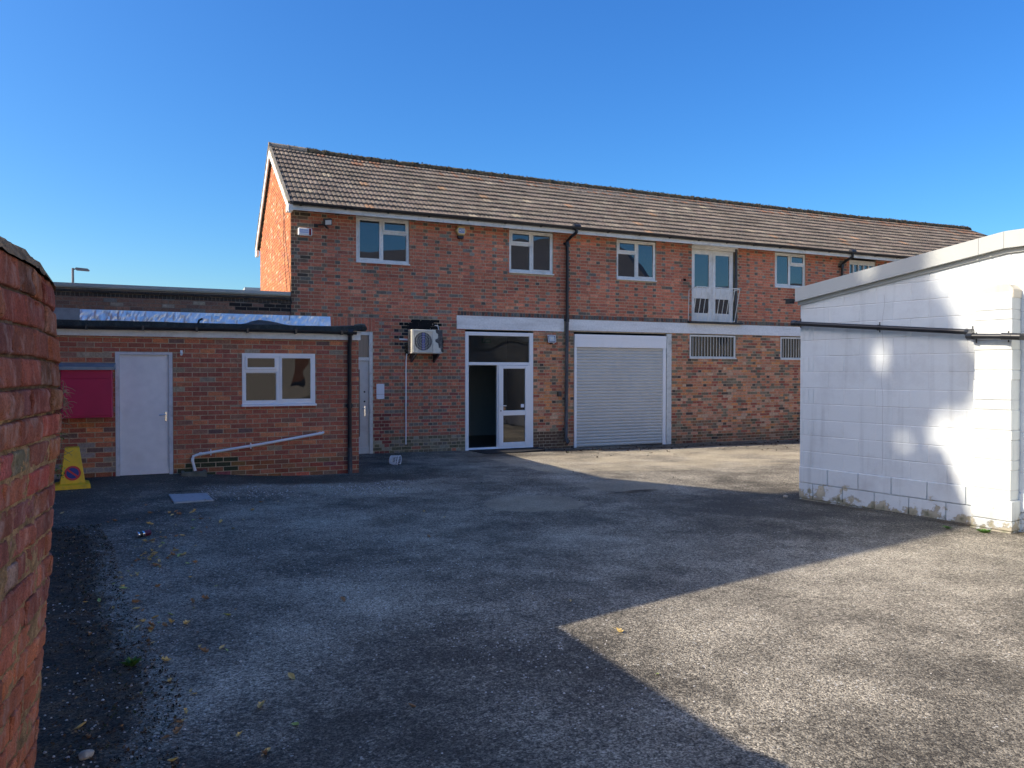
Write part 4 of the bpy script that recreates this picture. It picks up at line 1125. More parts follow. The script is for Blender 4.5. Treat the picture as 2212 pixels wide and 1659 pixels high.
cu_ = bpy.data.curves.new("t", 'FONT'); cu_.body = "ADT"; cu_.size = .072; cu_.extrude = .001; cu_.offset = .0018; cu_.align_x = 'CENTER'; cu_.align_y = 'CENTER'; cu_.space_character = .82
to = bpy.data.objects.new("t", cu_); COL.objects.link(to)
bpy.context.view_layer.update()
me = bpy.data.meshes.new_from_object(to.evaluated_get(bpy.context.evaluated_depsgraph_get()))
bpy.data.objects.remove(to)
me.transform(Matrix.Translation((6.12, -.1085, 4.897)) @ Matrix.Rotation(R(90), 4, 'X')); me.materials.clear(); me.materials.append(M['sheet_white'])
lt = bpy.data.objects.new("lettering", me); COL.objects.link(lt); lt.parent = hx; lt.matrix_parent_inverse = parent_inv(hx)
mb = MB(); mb.prism([(6.04, 4.775), (6.055, 4.72), (6.17, 4.72), (6.185, 4.775)], 'y', -.085, -.006); mb.build("strobe", M['black_plastic'], hx)
# floodlight, black, upper left
fl = empty("floodlight", (2.95, -.05, 4.75), "black floodlight on a bracket beside the upper left window", "light")
mb = MB(); mb.box(-.085, .085, -.05, .03, -.065, .065); mb.xform(Matrix.Translation((3.06, -.26, 4.82)) @ Matrix.Rotation(R(8), 4, 'Z') @ Matrix.Rotation(R(24), 4, 'X') @ Matrix.Rotation(R(-8), 4, 'Y'))
mb.build("head", M['black_iron'], fl)
mb = MB(); mb.box(-.065, .065, -.058, -.051, -.048, .048); mb.xform(Matrix.Translation((3.06, -.26, 4.82)) @ Matrix.Rotation(R(8), 4, 'Z') @ Matrix.Rotation(R(24), 4, 'X') @ Matrix.Rotation(R(-8), 4, 'Y')); mb.build("lens", M['flood_lens'], fl)
mb = MB(); mb.tube([(2.86, -.01, 4.765), (2.90, -.14, 4.765), (3.02, -.22, 4.76)], .016, 8); mb.box(2.82, 2.90, -.03, -.006, 4.73, 4.80); mb.tube([(3.0, -.2, 4.76), (3.06, -.22, 4.70)], .022, 8); mb.tube([(3.06, -.22, 4.70), (3.075, -.24, 4.685)], .018, 8)
mb.build("bracket", M['black_iron'], fl)
# small LED floodlight by the entrance
fl = empty("floodlight", (8.45, -.05, 2.47), "small white edged LED floodlight below the beam beside the entrance", "light")
T = Matrix.Translation((8.43, -.10, 2.465)) @ Matrix.Rotation(R(-12), 4, 'X')
mb = MB(); mb.box(-.10, .10, -.02, .03, -.085, .085); mb.xform(T); mb.build("head", M['black_plastic'], fl)
mb = MB(); frame_rect(mb, -.105, .105, -.09, .09, -.025, -.015, .012); mb.xform(T); mb.build("rim", M['sheet_white'], fl)
mb = MB(); mb.box(-.075, .075, -.024, -.021, -.062, .062, 0); mb.box(-.02, .02, -.026, -.0245, -.012, .022, 1); mb.xform(T); mb.build("lens", [M['flood_lens'], M['flood_led']], fl)
mb = MB(); mb.box(8.40, 8.48, -.08, -.006, 2.42, 2.52, 0); mb.tube([(8.47, -.05, 2.38), (8.53, -.04, 2.35), (8.55, -.02, 2.42)], .008, 6, 1); mb.box(8.41, 8.47, -.09, -.03, 2.34, 2.38, 0); mb.build("bracket", [M['black_plastic'], M['pvc']], fl)
# keypad
mb = MB(); mb.box(8.635, 8.735, -.055, -.006, 1.07, 1.19, 0); mb.box(8.655, 8.715, -.058, -.0552, 1.09, 1.17, 1)
o = mb.build("keypad", [M['black_plastic'], M['dark_pipe']]); tag(o, "small black keypad on the brick beside the tall downpipe", "keypad")
# notice board
mb = MB(); mb.box(4.155, 4.33, -.022, -.006, 1.07, 1.405, 0)
for (x, z) in ((4.168, 1.08), (4.317, 1.08), (4.168, 1.395), (4.317, 1.395)): mb.tube([(x, -.026, z), (x, -.022, z)], .006, 6, 1)
mb.box(4.156, 4.329, -.0235, -.022, 1.172, 1.177, 1)
o = mb.build("blank_notice", [M['sheet_white'], M['dark_pipe']]); tag(o, "blank white rectangular notice plate on brick beside the side door", "sign")
# air conditioning unit
ac = empty("air_conditioner", (5.2, -.2, 2.05), "cream wall mounted air conditioning unit stained black at one side", "air conditioner")
mb = MB(); mb.box(4.855, 5.565, -.37, -.07, 2.075, 2.60, 0); o = mb.build("casing", M['ac_cream'], ac); bv = o.modifiers.new("b", 'BEVEL'); bv.width = .012; bv.segments = 3
mb = MB()
n_ = 28; cx, cz, r_ = 5.11, 2.34, .205
mb.face([(cx + r_ * math.cos(2 * math.pi * k / n_), -.3715, cz + r_ * math.sin(2 * math.pi * k / n_)) for k in range(n_)][::-1], 0)
mb.box(5.08, 5.16, -.374, -.372, cz - .19, cz + .19, 1)  # blue reflection in the fan, painted as a strip
o = mb.build("fan", [M['ac_dark'], M['ac_reflection']], ac)
mb = MB()
frame_rect(mb, 4.885, 5.345, 2.10, 2.575, -.392, -.380, .012)
for k in range(13): x = 4.91 + k * .034; mb.box(x, x + .004, -.39, -.384, 2.11, 2.565)
for r2 in (.06, .11, .16, .205):
    mb.tube([(cx + r2 * math.cos(2 * math.pi * k / 24), -.380, cz + r2 * math.sin(2 * math.pi * k / 24)) for k in range(25)], .0022, 4)
mb.box(4.885, 5.345, -.38, -.371, 2.10, 2.112)
mb.build("grille", M['old_white'], ac)
mb = MB()
_p = [(5.40, 2.60), (5.563, 2.60), (5.563, 2.10), (5.53, 2.12), (5.51, 2.2), (5.48, 2.19), (5.46, 2.3), (5.40, 2.33), (5.39, 2.38), (5.45, 2.41), (5.46, 2.50), (5.41, 2.54)]
mb.face([(p[0], -.3725, p[1]) for p in _p][::-1]); mb.build("stain", M['ac_stain'], ac)
mb = MB(); mb.face([(5.36, -.3715, 2.10), (5.53, -.3715, 2.12), (5.54, -.3715, 2.58), (5.44, -.3715, 2.57), (5.40, -.3715, 2.35)]); 
mb = MB()
for k in range(26):
    z = 2.10 + k * .0185; mb.box(4.8535, 4.8548, -.34, -.11, z, z + .009)
mb.build("side_vents", M['ac_dark'], ac)
mb = MB()
for x in (4.93, 5.46):
    mb = MB(); mb.prism([(-.006, 2.07), (-.40, 2.07), (-.40, 2.05), (-.03, 1.88), (-.006, 1.88)], 'x', x, x + .035); mb.build("bracket", M['dark_pipe'], ac)
mb = MB()
for k in range(26):
    x = random.uniform(5.57, 5.66); z = random.uniform(2.08, 2.45); mb.face([(x, -.04, z), (x + .03, -.09, z + .02), (x + .02, -.07, z + .12), (x - .02, -.03, z + .1)])
mb.build("old_nest", M['moss'], ac)
mb = MB()
for k in range(30):
    x = random.uniform(4.80, 4.86); z = random.uniform(2.02, 2.25); mb.face([(x, -.02, z), (x + .02, -.06, z), (x + .02, -.05, z + .06), (x - .01, -.02, z + .05)])
mb.build("old_nest", M['moss'], ac)
# conduit, cable and condensate pipe
mb = MB(); mb.tube([(4.67, -.02, 2.39), (4.86, -.02, 2.385)], .022, 8)
o = mb.build("conduit", M['pvc']); tag(o, "short white conduit running sideways into the left of the air conditioner", "conduit")
mb = MB(); mb.tube([(5.57, -.02, 2.72), (5.59, -.03, 2.62), (5.56, -.10, 2.59)], .009, 6); mb.tube([(5.50, -.015, 2.72), (5.575, -.015, 2.72)], .009, 6)
o = mb.build("conduit", M['pvc']); tag(o, "thin white cable looping down into the top of the air conditioner", "cable")
mb = MB(); mb.tube([(4.83, -.06, 2.07), (4.822, -.03, 1.9), (4.815, -.03, .05)], .015, 8)
for z in (1.66, 1.23, .55): mb.tube([(4.818, -.03, z), (4.818, -.03, z - .015)], .019, 8)
o = mb.build("drain_pipe", M['pvc'], smooth=True, auto=40); tag(o, "thin white vertical drain pipe below the air conditioner", "pipe")
# waste pipe on the lean-to
mb = MB(); mb.tube([(2.36, -3.50, .645), (2.345, -3.54, .64), (2.30, -3.545, .632), (1.40, -3.545, .495), (.42, -3.545, .365), (.345, -3.545, .34), (.33, -3.55, .27), (.37, -3.56, .11)], .023, 10)
for (x, z) in ((2.30, .632), (.45, .37), (.335, .28)):
    mb.tube([(x - .02, -3.545, z), (x + .02, -3.545, z + .003)], .029, 10)
for (x, z) in ((1.2, .47), (.60, .39)): mb.box(x - .008, x + .008, -3.573, -3.49, z - .045, z + .045)
o = mb.build("waste_pipe", M['pvc'], smooth=True, auto=40); tag(o, "white waste pipe sloping across the lean-to wall to the gully", "pipe")
mb = MB(); z0 = zgf(.35, -3.7) - .05
mb.box(.165, .53, -3.80, -3.74, z0, .125); mb.box(.165, .215, -3.74, -3.50, z0, .12); mb.box(.48, .53, -3.74, -3.50, z0, .12); mb.box(.215, .48, -3.74, -3.50, z0, .07)
o = mb.build("gully_surround", M['concrete']); bv = o.modifiers.new("b", 'BEVEL'); bv.width = .012; bv.segments = 2
tag(o, "mossy concrete gully surround at the foot of the lean-to", "drain")
# tiny camera on lean-to
mb = MB(); mb.tube([(.185, -3.56, 1.945), (.18, -3.62, 1.93)], .018, 10); mb.box(.165, .20, -3.56, -3.495, 1.95, 2.0)
o = mb.build("security_camera", M['pvc']); tag(o, "tiny pale camera on brick right of the grey door", "camera")
# pink box
pk = empty("pink_cabinet", (-1.05, -3.65, 1.3), "dark pink wall cabinet with a grey lid beside the grey door", "cabinet")
mb = MB(); mb.box(-1.42, -.765, -3.80, -3.50, .99, 1.69); mb.box(-1.415, -.77, -3.81, -3.80, 1.02, 1.56)
mb.box(-1.415, -.77, -3.808, -3.80, 1.57, 1.68); o = mb.build("body", M['pink'], pk); bv = o.modifiers.new("b", 'BEVEL'); bv.width = .004; bv.segments = 2
mb = MB(); mb.prism([(-3.86, 1.69), (-3.49, 1.70), (-3.49, 1.80), (-3.86, 1.735)], 'x', -1.45, -.73); o = mb.build("lid", M['grey_lid'], pk)

# thin cables on the gable and corner
mb = MB()
pts = [(2.335, .9, 5.16), (2.335, .74, 4.55), (2.335, .37, 4.09), (2.335, .09, 3.6), (2.335, .02, 3.4), (2.345, -.02, 3.25), (2.33, -.03, 2.9), (2.28, -.05, 2.65)]
mb.tube(pts, .006, 5); mb.tube([(2.335, 1.05, 5.3), (2.335, 1.0, 4.6), (2.335, .8, 3.95), (2.335, .5, 3.4)], .005, 5)
o = mb.build("cable", M['black_plastic']); tag(o, "thin dark cable hanging down the sunlit gable wall", "cable")

# ------------------------------------------------------------------ street lamp and far building
sl_ = empty("street_lamp", (-5.6, 40, 0), "slim grey street lamp standing beyond the flat roofed building", "street lamp")
mb = MB(); mb.tube([(-5.6, 40, -.3), (-5.6, 40, 5), (-5.6, 40, 8.40)], [.10, .09, .07], 10); mb.tube([(-5.6, 40, 8.33), (-5.45, 39.98, 8.34)], .045, 8); mb.build("pole", M['lamp_grey'], sl_, smooth=True, auto=40)
mb = MB(); mb.prism([(-5.47, 8.38), (-5.40, 8.44), (-4.75, 8.40), (-4.64, 8.30), (-4.70, 8.24), (-5.40, 8.27)], 'y', 39.85, 40.15); mb.build("lamp_head", M['lamp_grey'], sl_)
fbd = empty("white_building", (10, 34, 0), "pale flat roofed building just showing beside the gable", "building")
mb = MB(); mb.box(4.45, 18, 30, 38, -.4, 6.35); mb.build("wall", M['render'], fbd)
mb = MB(); mb.box(4.0, 18.4, 29.6, 38.4, 6.38, 6.55); mb.build("roof", M['trim_metal'], fbd)

# ------------------------------------------------------------------ near garden wall (left edge of the picture)
gw = empty("garden_wall", (-.6, -16.5, 0), "old weathered red brick wall close by at the left edge", "wall")
E0 = Vector((-.320, -13.50, 0)); gd = Vector((-.083, -.9965, 0)).normalized(); gn = Vector((gd.y * -1, gd.x, 0)); gn = gn if gn.x > 0 else -gn
def woff(z): return float(np.interp(z, [-.3, .33, .89, 1.27, 1.58, 1.95, 2.1], [-.115, -.078, -.030, -.006, .015, -.006, -.015]))
mbk = MB(); rnd = random.Random(11)
NEARPAL = [(5, (.33, .11, .072)), (4, (.29, .10, .07)), (2, (.25, .095, .07)), (1.6, (.38, .135, .08)), (.15, (.44, .16, .07)), (.3, (.27, .17, .13))]
def near_brick(a0, a1, z0, z1, yoff, det, seed):
    # rough block: front face in wall plane, subdivided and worn
    W_ = a1 - a0; H_ = z1 - z0
    if det:
        us = [0, .0022 / W_, .006 / W_, .014 / W_] + [k / 9 for k in range(1, 9)] + [1 - .014 / W_, 1 - .006 / W_, 1 - .0022 / W_, 1]
        vs = [0, .0022 / H_, .006 / H_, .013 / H_] + [k / 6 for k in range(2, 5)] + [1 - .013 / H_, 1 - .006 / H_, 1 - .0022 / H_, 1]
    else: us = [0, .5, 1]; vs = [0, .5, 1]
    us = sorted(us); nx = len(us) - 1; nz = len(vs) - 1
    c = jit(pick(NEARPAL), .15)
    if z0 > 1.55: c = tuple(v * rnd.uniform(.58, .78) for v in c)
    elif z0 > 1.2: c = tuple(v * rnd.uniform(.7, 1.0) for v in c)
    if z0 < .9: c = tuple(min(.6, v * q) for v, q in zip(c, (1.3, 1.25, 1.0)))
    tilt = rnd.uniform(-.003, .003); rad = .006
    dth = .09
    grid = {}
    b = len(mbk.v)
    def pos(u, v_, d):
        a = a0 + (a1 - a0) * u; z = z0 + (z1 - z0) * v_
        eu = min(u, 1 - u) * (a1 - a0); ev = min(v_, 1 - v_) * (z1 - z0)
        e = min(eu, ev); rnds = (rad * (1 - min(1, e / rad)) ** 2.2) if e < rad else 0
        nn = noise.noise(Vector((a * 22 + seed * 3.1, z * 22, seed))) * .0030 + noise.noise(Vector((a * 75, z * 75, seed * 1.7))) * .0022
        chip = max(0, noise.noise(Vector((a * 30, z * 30, seed + 9))) - .18) * .03 * (1 if e < .018 else .1)
        if a < .13: rnds += .045 * (1 - max(a, 0) / .13) ** 2
        out = yoff + tilt * (u - .5) * 2 + nn - rnds - chip
        a += noise.noise(Vector((z * 40, seed, 2))) * .003 * (1 if u in (0, 1) else 0); z += noise.noise(Vector((a * 40, seed, 7))) * .003 * (1 if v_ in (0, 1) else 0)
        if z > 1.5 and a < .45: z -= .05 * (z - 1.5) * (1 - max(a, 0) / .45) ** 2 * 2.2
        p = E0 + gd * a + gn * (out - d + woff(z)); p.z = z
        return p
    for j in range(nz + 1):
        for i in range(nx + 1): mbk.v.append(tuple(pos(us[i], vs[j], 0)))
    for j in range(nz):
        for i in range(nx):
            q = b + j * (nx + 1) + i
            mbk.f.append((q, q + nx + 1, q + nx + 2, q + 1)); mbk.m.append(1); mbk.c.append(c)
    # rim faces to the back
    ring = [(i, 0) for i in range(nx + 1)] + [(nx, j) for j in range(1, nz + 1)] + [(i, nz) for i in range(nx - 1, -1, -1)] + [(0, j) for j in range(nz - 1, 0, -1)]
    rb = len(mbk.v)
    for (i, j) in ring: mbk.v.append(tuple(pos(us[i], vs[j], dth)))
    for k in range(len(ring)):
        k2 = (k + 1) % len(ring)
        A = b + ring[k][1] * (nx + 1) + ring[k][0]; B = b + ring[k2][1] * (nx + 1) + ring[k2][0]
        mbk.f.append((A, B, rb + k2, rb + k)); mbk.m.append(1); mbk.c.append(tuple(v * .9 for v in c))
seed = 0; k = 0; ztop = 1.965
while ztop > -.12:
    hc = [.094, .091, .088, .084, .081, .078][k] if k < 6 else .0755
    z = ztop - hc
    a = -.001 + rnd.uniform(0, .010)
    prev = None
    while a < 4.6:
        pr_ = (.62, .28, .10) if z > 1.2 else (.42, .45, .13)
        L = rnd.choices((.222, .110, .165), pr_)[0]
        det = a < 1.15
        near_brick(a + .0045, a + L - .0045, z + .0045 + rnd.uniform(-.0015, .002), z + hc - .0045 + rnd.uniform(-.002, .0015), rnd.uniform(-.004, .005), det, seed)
        seed += 1; a += L
    ztop = z; k += 1
# mortar sheet (lumpy) behind the brick faces plus body and sloping cap
nx, nz = 220, 120
def mp(i, j):
    a = .004 + 1.3 * i / nx; z = -.2 + 2.16 * j / nz
    o_ = -.013 + (.006 if z < 1.45 else -.004) + noise.noise(Vector((a * 30, z * 30, 1))) * .006 + noise.noise(Vector((a * 90, z * 90, 4))) * .003 + max(0, noise.noise(Vector((a * 6, z * 6, 8)))) * .012
    if a < .13: o_ -= .045 * (1 - a / .13) ** 2
    if z > 1.5 and a < .45: z -= .05 * (z - 1.5) * (1 - a / .45) ** 2 * 2.2
    p = E0 + gd * a + gn * (o_ + woff(z)); p.z = z; return p
b = len(mbk.v)
for j in range(nz + 1):
    for i in range(nx + 1): mbk.v.append(tuple(mp(i, j)))
for j in range(nz):
    for i in range(nx):
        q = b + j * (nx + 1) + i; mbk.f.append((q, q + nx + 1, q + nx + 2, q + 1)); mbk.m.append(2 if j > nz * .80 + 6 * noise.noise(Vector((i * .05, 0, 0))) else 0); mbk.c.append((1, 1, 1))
def gwb(a0, a1, t0, t1, z0, z1, m_, c):
    P = []
    for zz in (z0, z1):
        for (a, t) in ((a0, t0), (a1, t0), (a1, t1), (a0, t1)):
            p = E0 + gd * a - gn * t; p.z = zz; P.append(tuple(p))
    b = len(mbk.v); mbk.v.extend(P)
    for f in ((3, 2, 1, 0), (4, 5, 6, 7), (0, 1, 5, 4), (1, 2, 6, 5), (2, 3, 7, 6), (3, 0, 4, 7)): mbk.f.append(tuple(b + q for q in f)); mbk.m.append(m_); mbk.c.append(c)
gwb(.012, 4.6, .14, .33, -.2, 1.955, 0, (1, 1, 1)); gwb(1.28, 4.6, .018, .14, -.2, 1.955, 0, (1, 1, 1)); gwb(.012, 1.29, .05, .14, 1.0, 1.95, 0, (1, 1, 1)); gwb(.03, 1.29, .10, .14, -.2, 1.0, 0, (1, 1, 1))
M['mortar_dark'] = mat('dark_mortar', (0.10, 0.065, 0.04), 0.95, var=0.5, vscale=22, bump=1.0, bscale=130, fine=(180, 0.3), stain=(0.30, 0.20, 0.10), stain_scale=14, stain_amt=0.7)  # darker mortar colour for the deep joints of the upper courses
wl_ = mbk.build("wall", [M['mortar_near'], M['brick_near'], M['mortar_dark']], gw, smooth=True, auto=35)
# lumpy mortar cap, lower at its broken end
mb = MB(); na, nt_ = 110, 14
def cp(i, j):
    a = -.0 + 4.5 * (i / na) ** 1.6; t = -.002 + .335 * j / nt_
    hgt = 1.968 + .03 * math.sin(math.pi * min(1, (t + .012) / .35 * 1.0 + .05)) + .018 * min(1, a / .25)
    hgt += .016 * noise.noise(Vector((a * 9, t * 9, 2))) + .008 * noise.noise(Vector((a * 30, t * 30, 2)))
    if a < .06: hgt -= .03 * (1 - a / .06)
    if j == 0: hgt = 1.958 + .012 * noise.noise(Vector((a * 20, 0, 5)))
    if a < .45: hgt -= .052 * (1 - a / .45) ** 2
    if a < .13: t += .045 * (1 - a / .13) ** 2 * (1 - j / nt_)
    p = E0 + gd * (a - .0) - gn * (t + .006 * noise.noise(Vector((a * 25, j, 1)))); p.z = hgt; return tuple(p)
for i in range(na):
    for j in range(nt_): mb.face([cp(i, j), cp(i, j + 1), cp(i + 1, j + 1), cp(i + 1, j)])
mb.build("mortar_cap", M['mortar_near'], gw, smooth=True, fix=True)
# dry roots and a small weed at the wall end
rt = empty("wall_weed", (-.34, -13.45, 1.4), "dry roots and small green weed growing from the end of the old wall", "plant")
mb = MB(); rr2 = random.Random(5)
for k in range(46):
    z = rr2.choice([1.60, 1.57, 1.52, 1.50, 1.43, 1.40]) + rr2.uniform(-.03, .03)
    p = Vector((-.335 + woff(z), -13.50 + rr2.uniform(-.05, .02), z)); pts = [p.copy()]
    d = Vector((rr2.uniform(.0, .6), rr2.uniform(.3, 1.0), rr2.uniform(-.5, .3))).normalized()
    for s_ in range(4):
        d = (d + Vector((rr2.uniform(-.4, .4), rr2.uniform(-.3, .3), rr2.uniform(-.6, .25)))).normalized(); p = p + d * rr2.uniform(.008, .018); pts.append(p.copy())
    mb.tube(pts, [.0014, .0012, .001, .0008, .0005], 4)
mb.build("roots", M['dry_root'], rt)
mb = MB()
for k in range(70):
    z = rr2.choice([1.44, 1.32, 1.31, 1.33]) + rr2.uniform(-.012, .012)
    p = Vector((-.34 + woff(z) + rr2.uniform(-.005, .02), -13.50 + rr2.uniform(-.02, .03), z)); q = rr2.uniform(.003, .007)
    d = Vector((rr2.uniform(-1, 1), rr2.uniform(-1, 1), rr2.uniform(-1, 1))) * q; e = Vector((rr2.uniform(-1, 1), rr2.uniform(-1, 1), rr2.uniform(-1, 1))) * q
    mb.face([p, p + d, p + d + e, p + e])
mb.build("leaves", M['green'], rt)

# ------------------------------------------------------------------ no-parking cone
cn = empty("parking_cone", (-1.24, -4.40, .0), "yellow four sided no parking cone beside the old wall", "cone")
gz = zgf(-1.2, -4.4)
TC = Matrix.Translation((-1.215, -4.45, gz)) @ Matrix.Rotation(R(7), 4, 'Z')
mb = MB()
def fr4(w0, z0, w1, z1):
    a = [(-w0, -w0, z0), (w0, -w0, z0), (w0, w0, z0), (-w0, w0, z0)]; b_ = [(-w1, -w1, z1), (w1, -w1, z1), (w1, w1, z1), (-w1, w1, z1)]
    for k in range(4): j2 = (k + 1) % 4; mb.face([a[k], a[j2], b_[j2], b_[k]])
fr4(.212, .0, .208, .055); fr4(.208, .055, .15, .075); fr4(.15, .075, .086, .55); fr4(.086, .55, .08, .556)
mb.face([(-.08, -.08, .556), (.08, -.08, .556), (.08, .08, .556), (-.08, .08, .556)])
mb.box(-.055, .055, -.090, -.06, .43, .475)
mb.xform(TC); o = mb.build("body", M['cone_yellow'], cn, fix=True); bv = o.modifiers.new("b", 'BEVEL'); bv.width = .006; bv.segments = 2; bv.limit_method = 'ANGLE'
tl = math.atan2(.15 - .086, .475)
TF = TC @ Matrix.Translation((0, -.1318, .21)) @ Matrix.Scale(1.2, 4) @ Matrix.Rotation(-tl, 4, 'X')
mb = MB(); n_ = 32
mb.face([(.083 * math.cos(2 * math.pi * k / n_), -.0022, .083 * math.sin(2 * math.pi * k / n_)) for k in range(n_)], 0)
mb.face([(.062 * math.cos(2 * math.pi * k / n_), -.0034, .062 * math.sin(2 * math.pi * k / n_)) for k in range(n_)], 1)
c45 = math.cos(R(40)); s45 = math.sin(R(40)); q = [(-.064, .010), (.064, .010), (.064, -.010), (-.064, -.010)]
mb.face([(x * c45 + z * s45, -.0046, -x * s45 + z * c45) for (x, z) in q], 0)
mb.xform(TF); mb.build("roundel", [M['sign_red'], M['sign_blue']], cn)

# ------------------------------------------------------------------ things on the ground
mh = MB(); z0 = zgf(.25, -5.77)
c = [(-.01, -5.46), (.45, -5.46), (.51, -6.05), (.05, -6.09)]
mh.face([(p[0], p[1], z0 + .018 + (zgf(p[0], p[1]) - z0)) for p in c][::-1])
for k in range(4):
    p, q = c[k], c[(k + 1) % 4]; mh.face([(p[0], p[1], z0 - .03), (q[0], q[1], z0 - .03), (q[0], q[1], z0 + .018 + (zgf(q[0], q[1]) - z0)), (p[0], p[1], z0 + .018 + (zgf(p[0], p[1]) - z0))])
o = mh.build("manhole_cover", M['steel_cover'], fix=True); tag(o, "rectangular blue grey steel access cover set in the tarmac", "manhole cover")
mb = MB(); z0 = zgf(7.0, -.6)
mb.prism([(6.35, -.95), (6.28, -.12), (8.05, -.12), (7.95, -.72), (7.2, -.95)], 'z', z0 - .03, z0 + .02)
o = mb.build("door_mat", M['mat_black']); tag(o, "black rubber mat in front of the glazed entrance", "mat")
# white plastic basket lying on its side
mb = MB(); bk = (3.87, -2.5, zgf(3.87, -2.5))
TB = Matrix.Translation((3.84, -2.48, bk[2] + .085)) @ Matrix.Rotation(R(-35), 4, 'Z') @ Matrix.Rotation(R(98), 4, 'Y')
def ring(r, z, w=.006): mb.tube([(r * math.cos(2 * math.pi * k / 20), r * math.sin(2 * math.pi * k / 20), z) for k in range(21)], w, 5)
ring(.105, .13, .009); ring(.095, .08, .004); ring(.088, .03, .004); ring(.075, -.04, .008)
for k in range(20):
    a = 2 * math.pi * k / 20; mb.tube([(.105 * math.cos(a), .105 * math.sin(a), .13), (.075 * math.cos(a), .075 * math.sin(a), -.04)], .0045, 4)
    mb.tube([(.075 * math.cos(a), .075 * math.sin(a), -.04), (0, 0, -.042)], .004, 4)
mb.xform(TB); o = mb.build("plastic_basket", M['pvc']); tag(o, "small white slatted plastic basket lying on its side by the brick front", "basket")
# drinks can
mb = MB(); x, y = -.24, -8.05; z0 = zgf(x, y) + .030
d = Vector((math.cos(R(38)), math.sin(R(38)), 0)); P = Vector((x, y, z0))
mb.tube([P - d * .075, P - d * .070, P - d * .055], [.022, .028, .029], 16, 1); mb.tube([P - d * .055, P - d * .02], .029, 16, 2)
mb.tube([P - d * .02, P - d * .0], .029, 16, 1); mb.tube([P, P + d * .065, P + d * .075], [.029, .0285, .024], 16, 0)
o = mb.build("drinks_can", [M['sign_red'], M['chrome'], M['black_plastic']], smooth=True, auto=40); tag(o, "crushed red, black and silver drinks can lying among leaves", "can")
M['can_dark'] = mat('can_print', (0.10, 0.01, 0.03), 0.35, var=0.5, vscale=60)
o.data.materials[0] = M['can_dark']
# stones by the wall
def stone(name, x, y, r, col, label, seed):
    import bmesh
    bm = bmesh.new(); bmesh.ops.create_icosphere(bm, subdivisions=3, radius=r)
    for v in bm.verts:
        v.co *= 1 + .35 * noise.noise(v.co / r * 1.1 + Vector((seed, 0, 0))); v.co.z *= .65
    me = bpy.data.meshes.new(name); bm.to_mesh(me); bm.free(); me.materials.append(col)
    o = bpy.data.objects.new(name, me); COL.objects.link(o); o.location = (x, y, zgf(x, y) + r * .35); tag(o, label, "stone"); return o
M['stone'] = mat('pale_stone', (0.38, 0.33, 0.26), 0.9, var=0.3, vscale=40, bump=0.5)
stone("stone", -.335, -12.72, .030, M['stone'], "pale rounded stone lying at the foot of the old wall", 1)
stone("stone", 8.0, -8.2, .035, M['stone'], "grey stone at the far corner of the white building", 4)

# gravel (loose chips)
def scatter():
    mb = MB(); rg = np.random.RandomState(4)
    def put(x, y, r, c):
        z = zgf(x, y)
        a = rg.uniform(0, 6.28); k = 5
        P = []
        for i in range(k):
            t = a + 2 * math.pi * i / k; q = r * rg.uniform(.6, 1.1); P.append((x + q * math.cos(t), y + q * math.sin(t) * .8, z + .001))
        hgt = r * rg.uniform(.5, .9); Q = [(x + (p[0] - x) * .55, y + (p[1] - y) * .55, z + hgt) for p in P]
        for i in range(k):
            j = (i + 1) % k; mb.face([P[i], P[j], Q[j], Q[i]], 0, c)
        mb.face(Q, 0, c)
    def cc():
        g = rg.choice([.12, .20, .32, .48, .66], p=[.2, .25, .27, .2, .08]); return (g, g * .96, g * .9)
    zones = [((-.5, 12), (-16, -1.5), 1500, (.003, .008)), ((.4, 3.6), (-6.1, -4.75), 3200, (.005, .014)), ((-.2, 2.6), (-13.8, -7), 4200, (.003, .009)), ((-.9, .1), (-14, -7.5), 1700, (.003, .010)), ((1.6, 2.7), (-12.6, -11.6), 260, (.004, .010)), ((2.0, 7.0), (-15.5, -10.5), 700, (.003, .006))]
    for (xr, yr, n, rr) in zones:
        for _ in range(n):
            x = rg.uniform(*xr); y = rg.uniform(*yr)
            if noise.noise(Vector((x * 1.3, y * 1.3, 0))) + rg.uniform(-.4, .5) < 0: continue
            if y > -8.35 and x > 7.9 and x < 14 and y < -8: continue
            put(x, y, rg.uniform(*rr), cc())
    o = mb.build("gravel", M['gravel']); tag(o, "loose pale gravel chips scattered over the yard", "gravel", kind="stuff")
    # clumps of dark litter along the brick front and on the soil strip
    mb = MB()
    def clump(x, y, r, c):
        z = zgf(x, y)
        for _ in range(4):
            p = Vector((x + rg.uniform(-r, r), y + rg.uniform(-r, r), z + rg.uniform(0, r * .7))); d = Vector(rg.uniform(-r, r, 3)); e = Vector(rg.uniform(-r, r, 3))
            mb.face([p, p + d, p + d + e, p + e], 0, c)
    for _ in range(260):
        x = rg.uniform(8.2, 17); y = rg.uniform(-2.6, -.3) if rg.rand() < .35 else rg.uniform(-1.3, -.2); clump(x, y, rg.uniform(.010, .03), (.025, .014, .009))
    for _ in range(4200):
        y = rg.uniform(-14.3, -7.2); e = np.interp(y, [-14.3, -12.1, -10.2, -8.6, -7.5], [-.1, -.05, -.40, -.55, -.75]); x = e - abs(rg.normal(0, .32)) + .10
        clump(x, y, rg.uniform(.003, .011), tuple(np.array([(.02, .014, .01), (.07, .042, .022), (.12, .075, .04), (.04, .05, .015), (.24, .18, .11)][rg.choice(5, p=[.25, .27, .22, .10, .16])])))
    for _ in range(60):
        clump(rg.uniform(4, 8), rg.uniform(-9, -4), rg.uniform(.006, .014), (.03, .015, .01))
    o = mb.build("leaf_litter", M['litter']); tag(o, "dark leaf litter and soil crumbs along the wall foot", "litter", kind="stuff")
scatter()

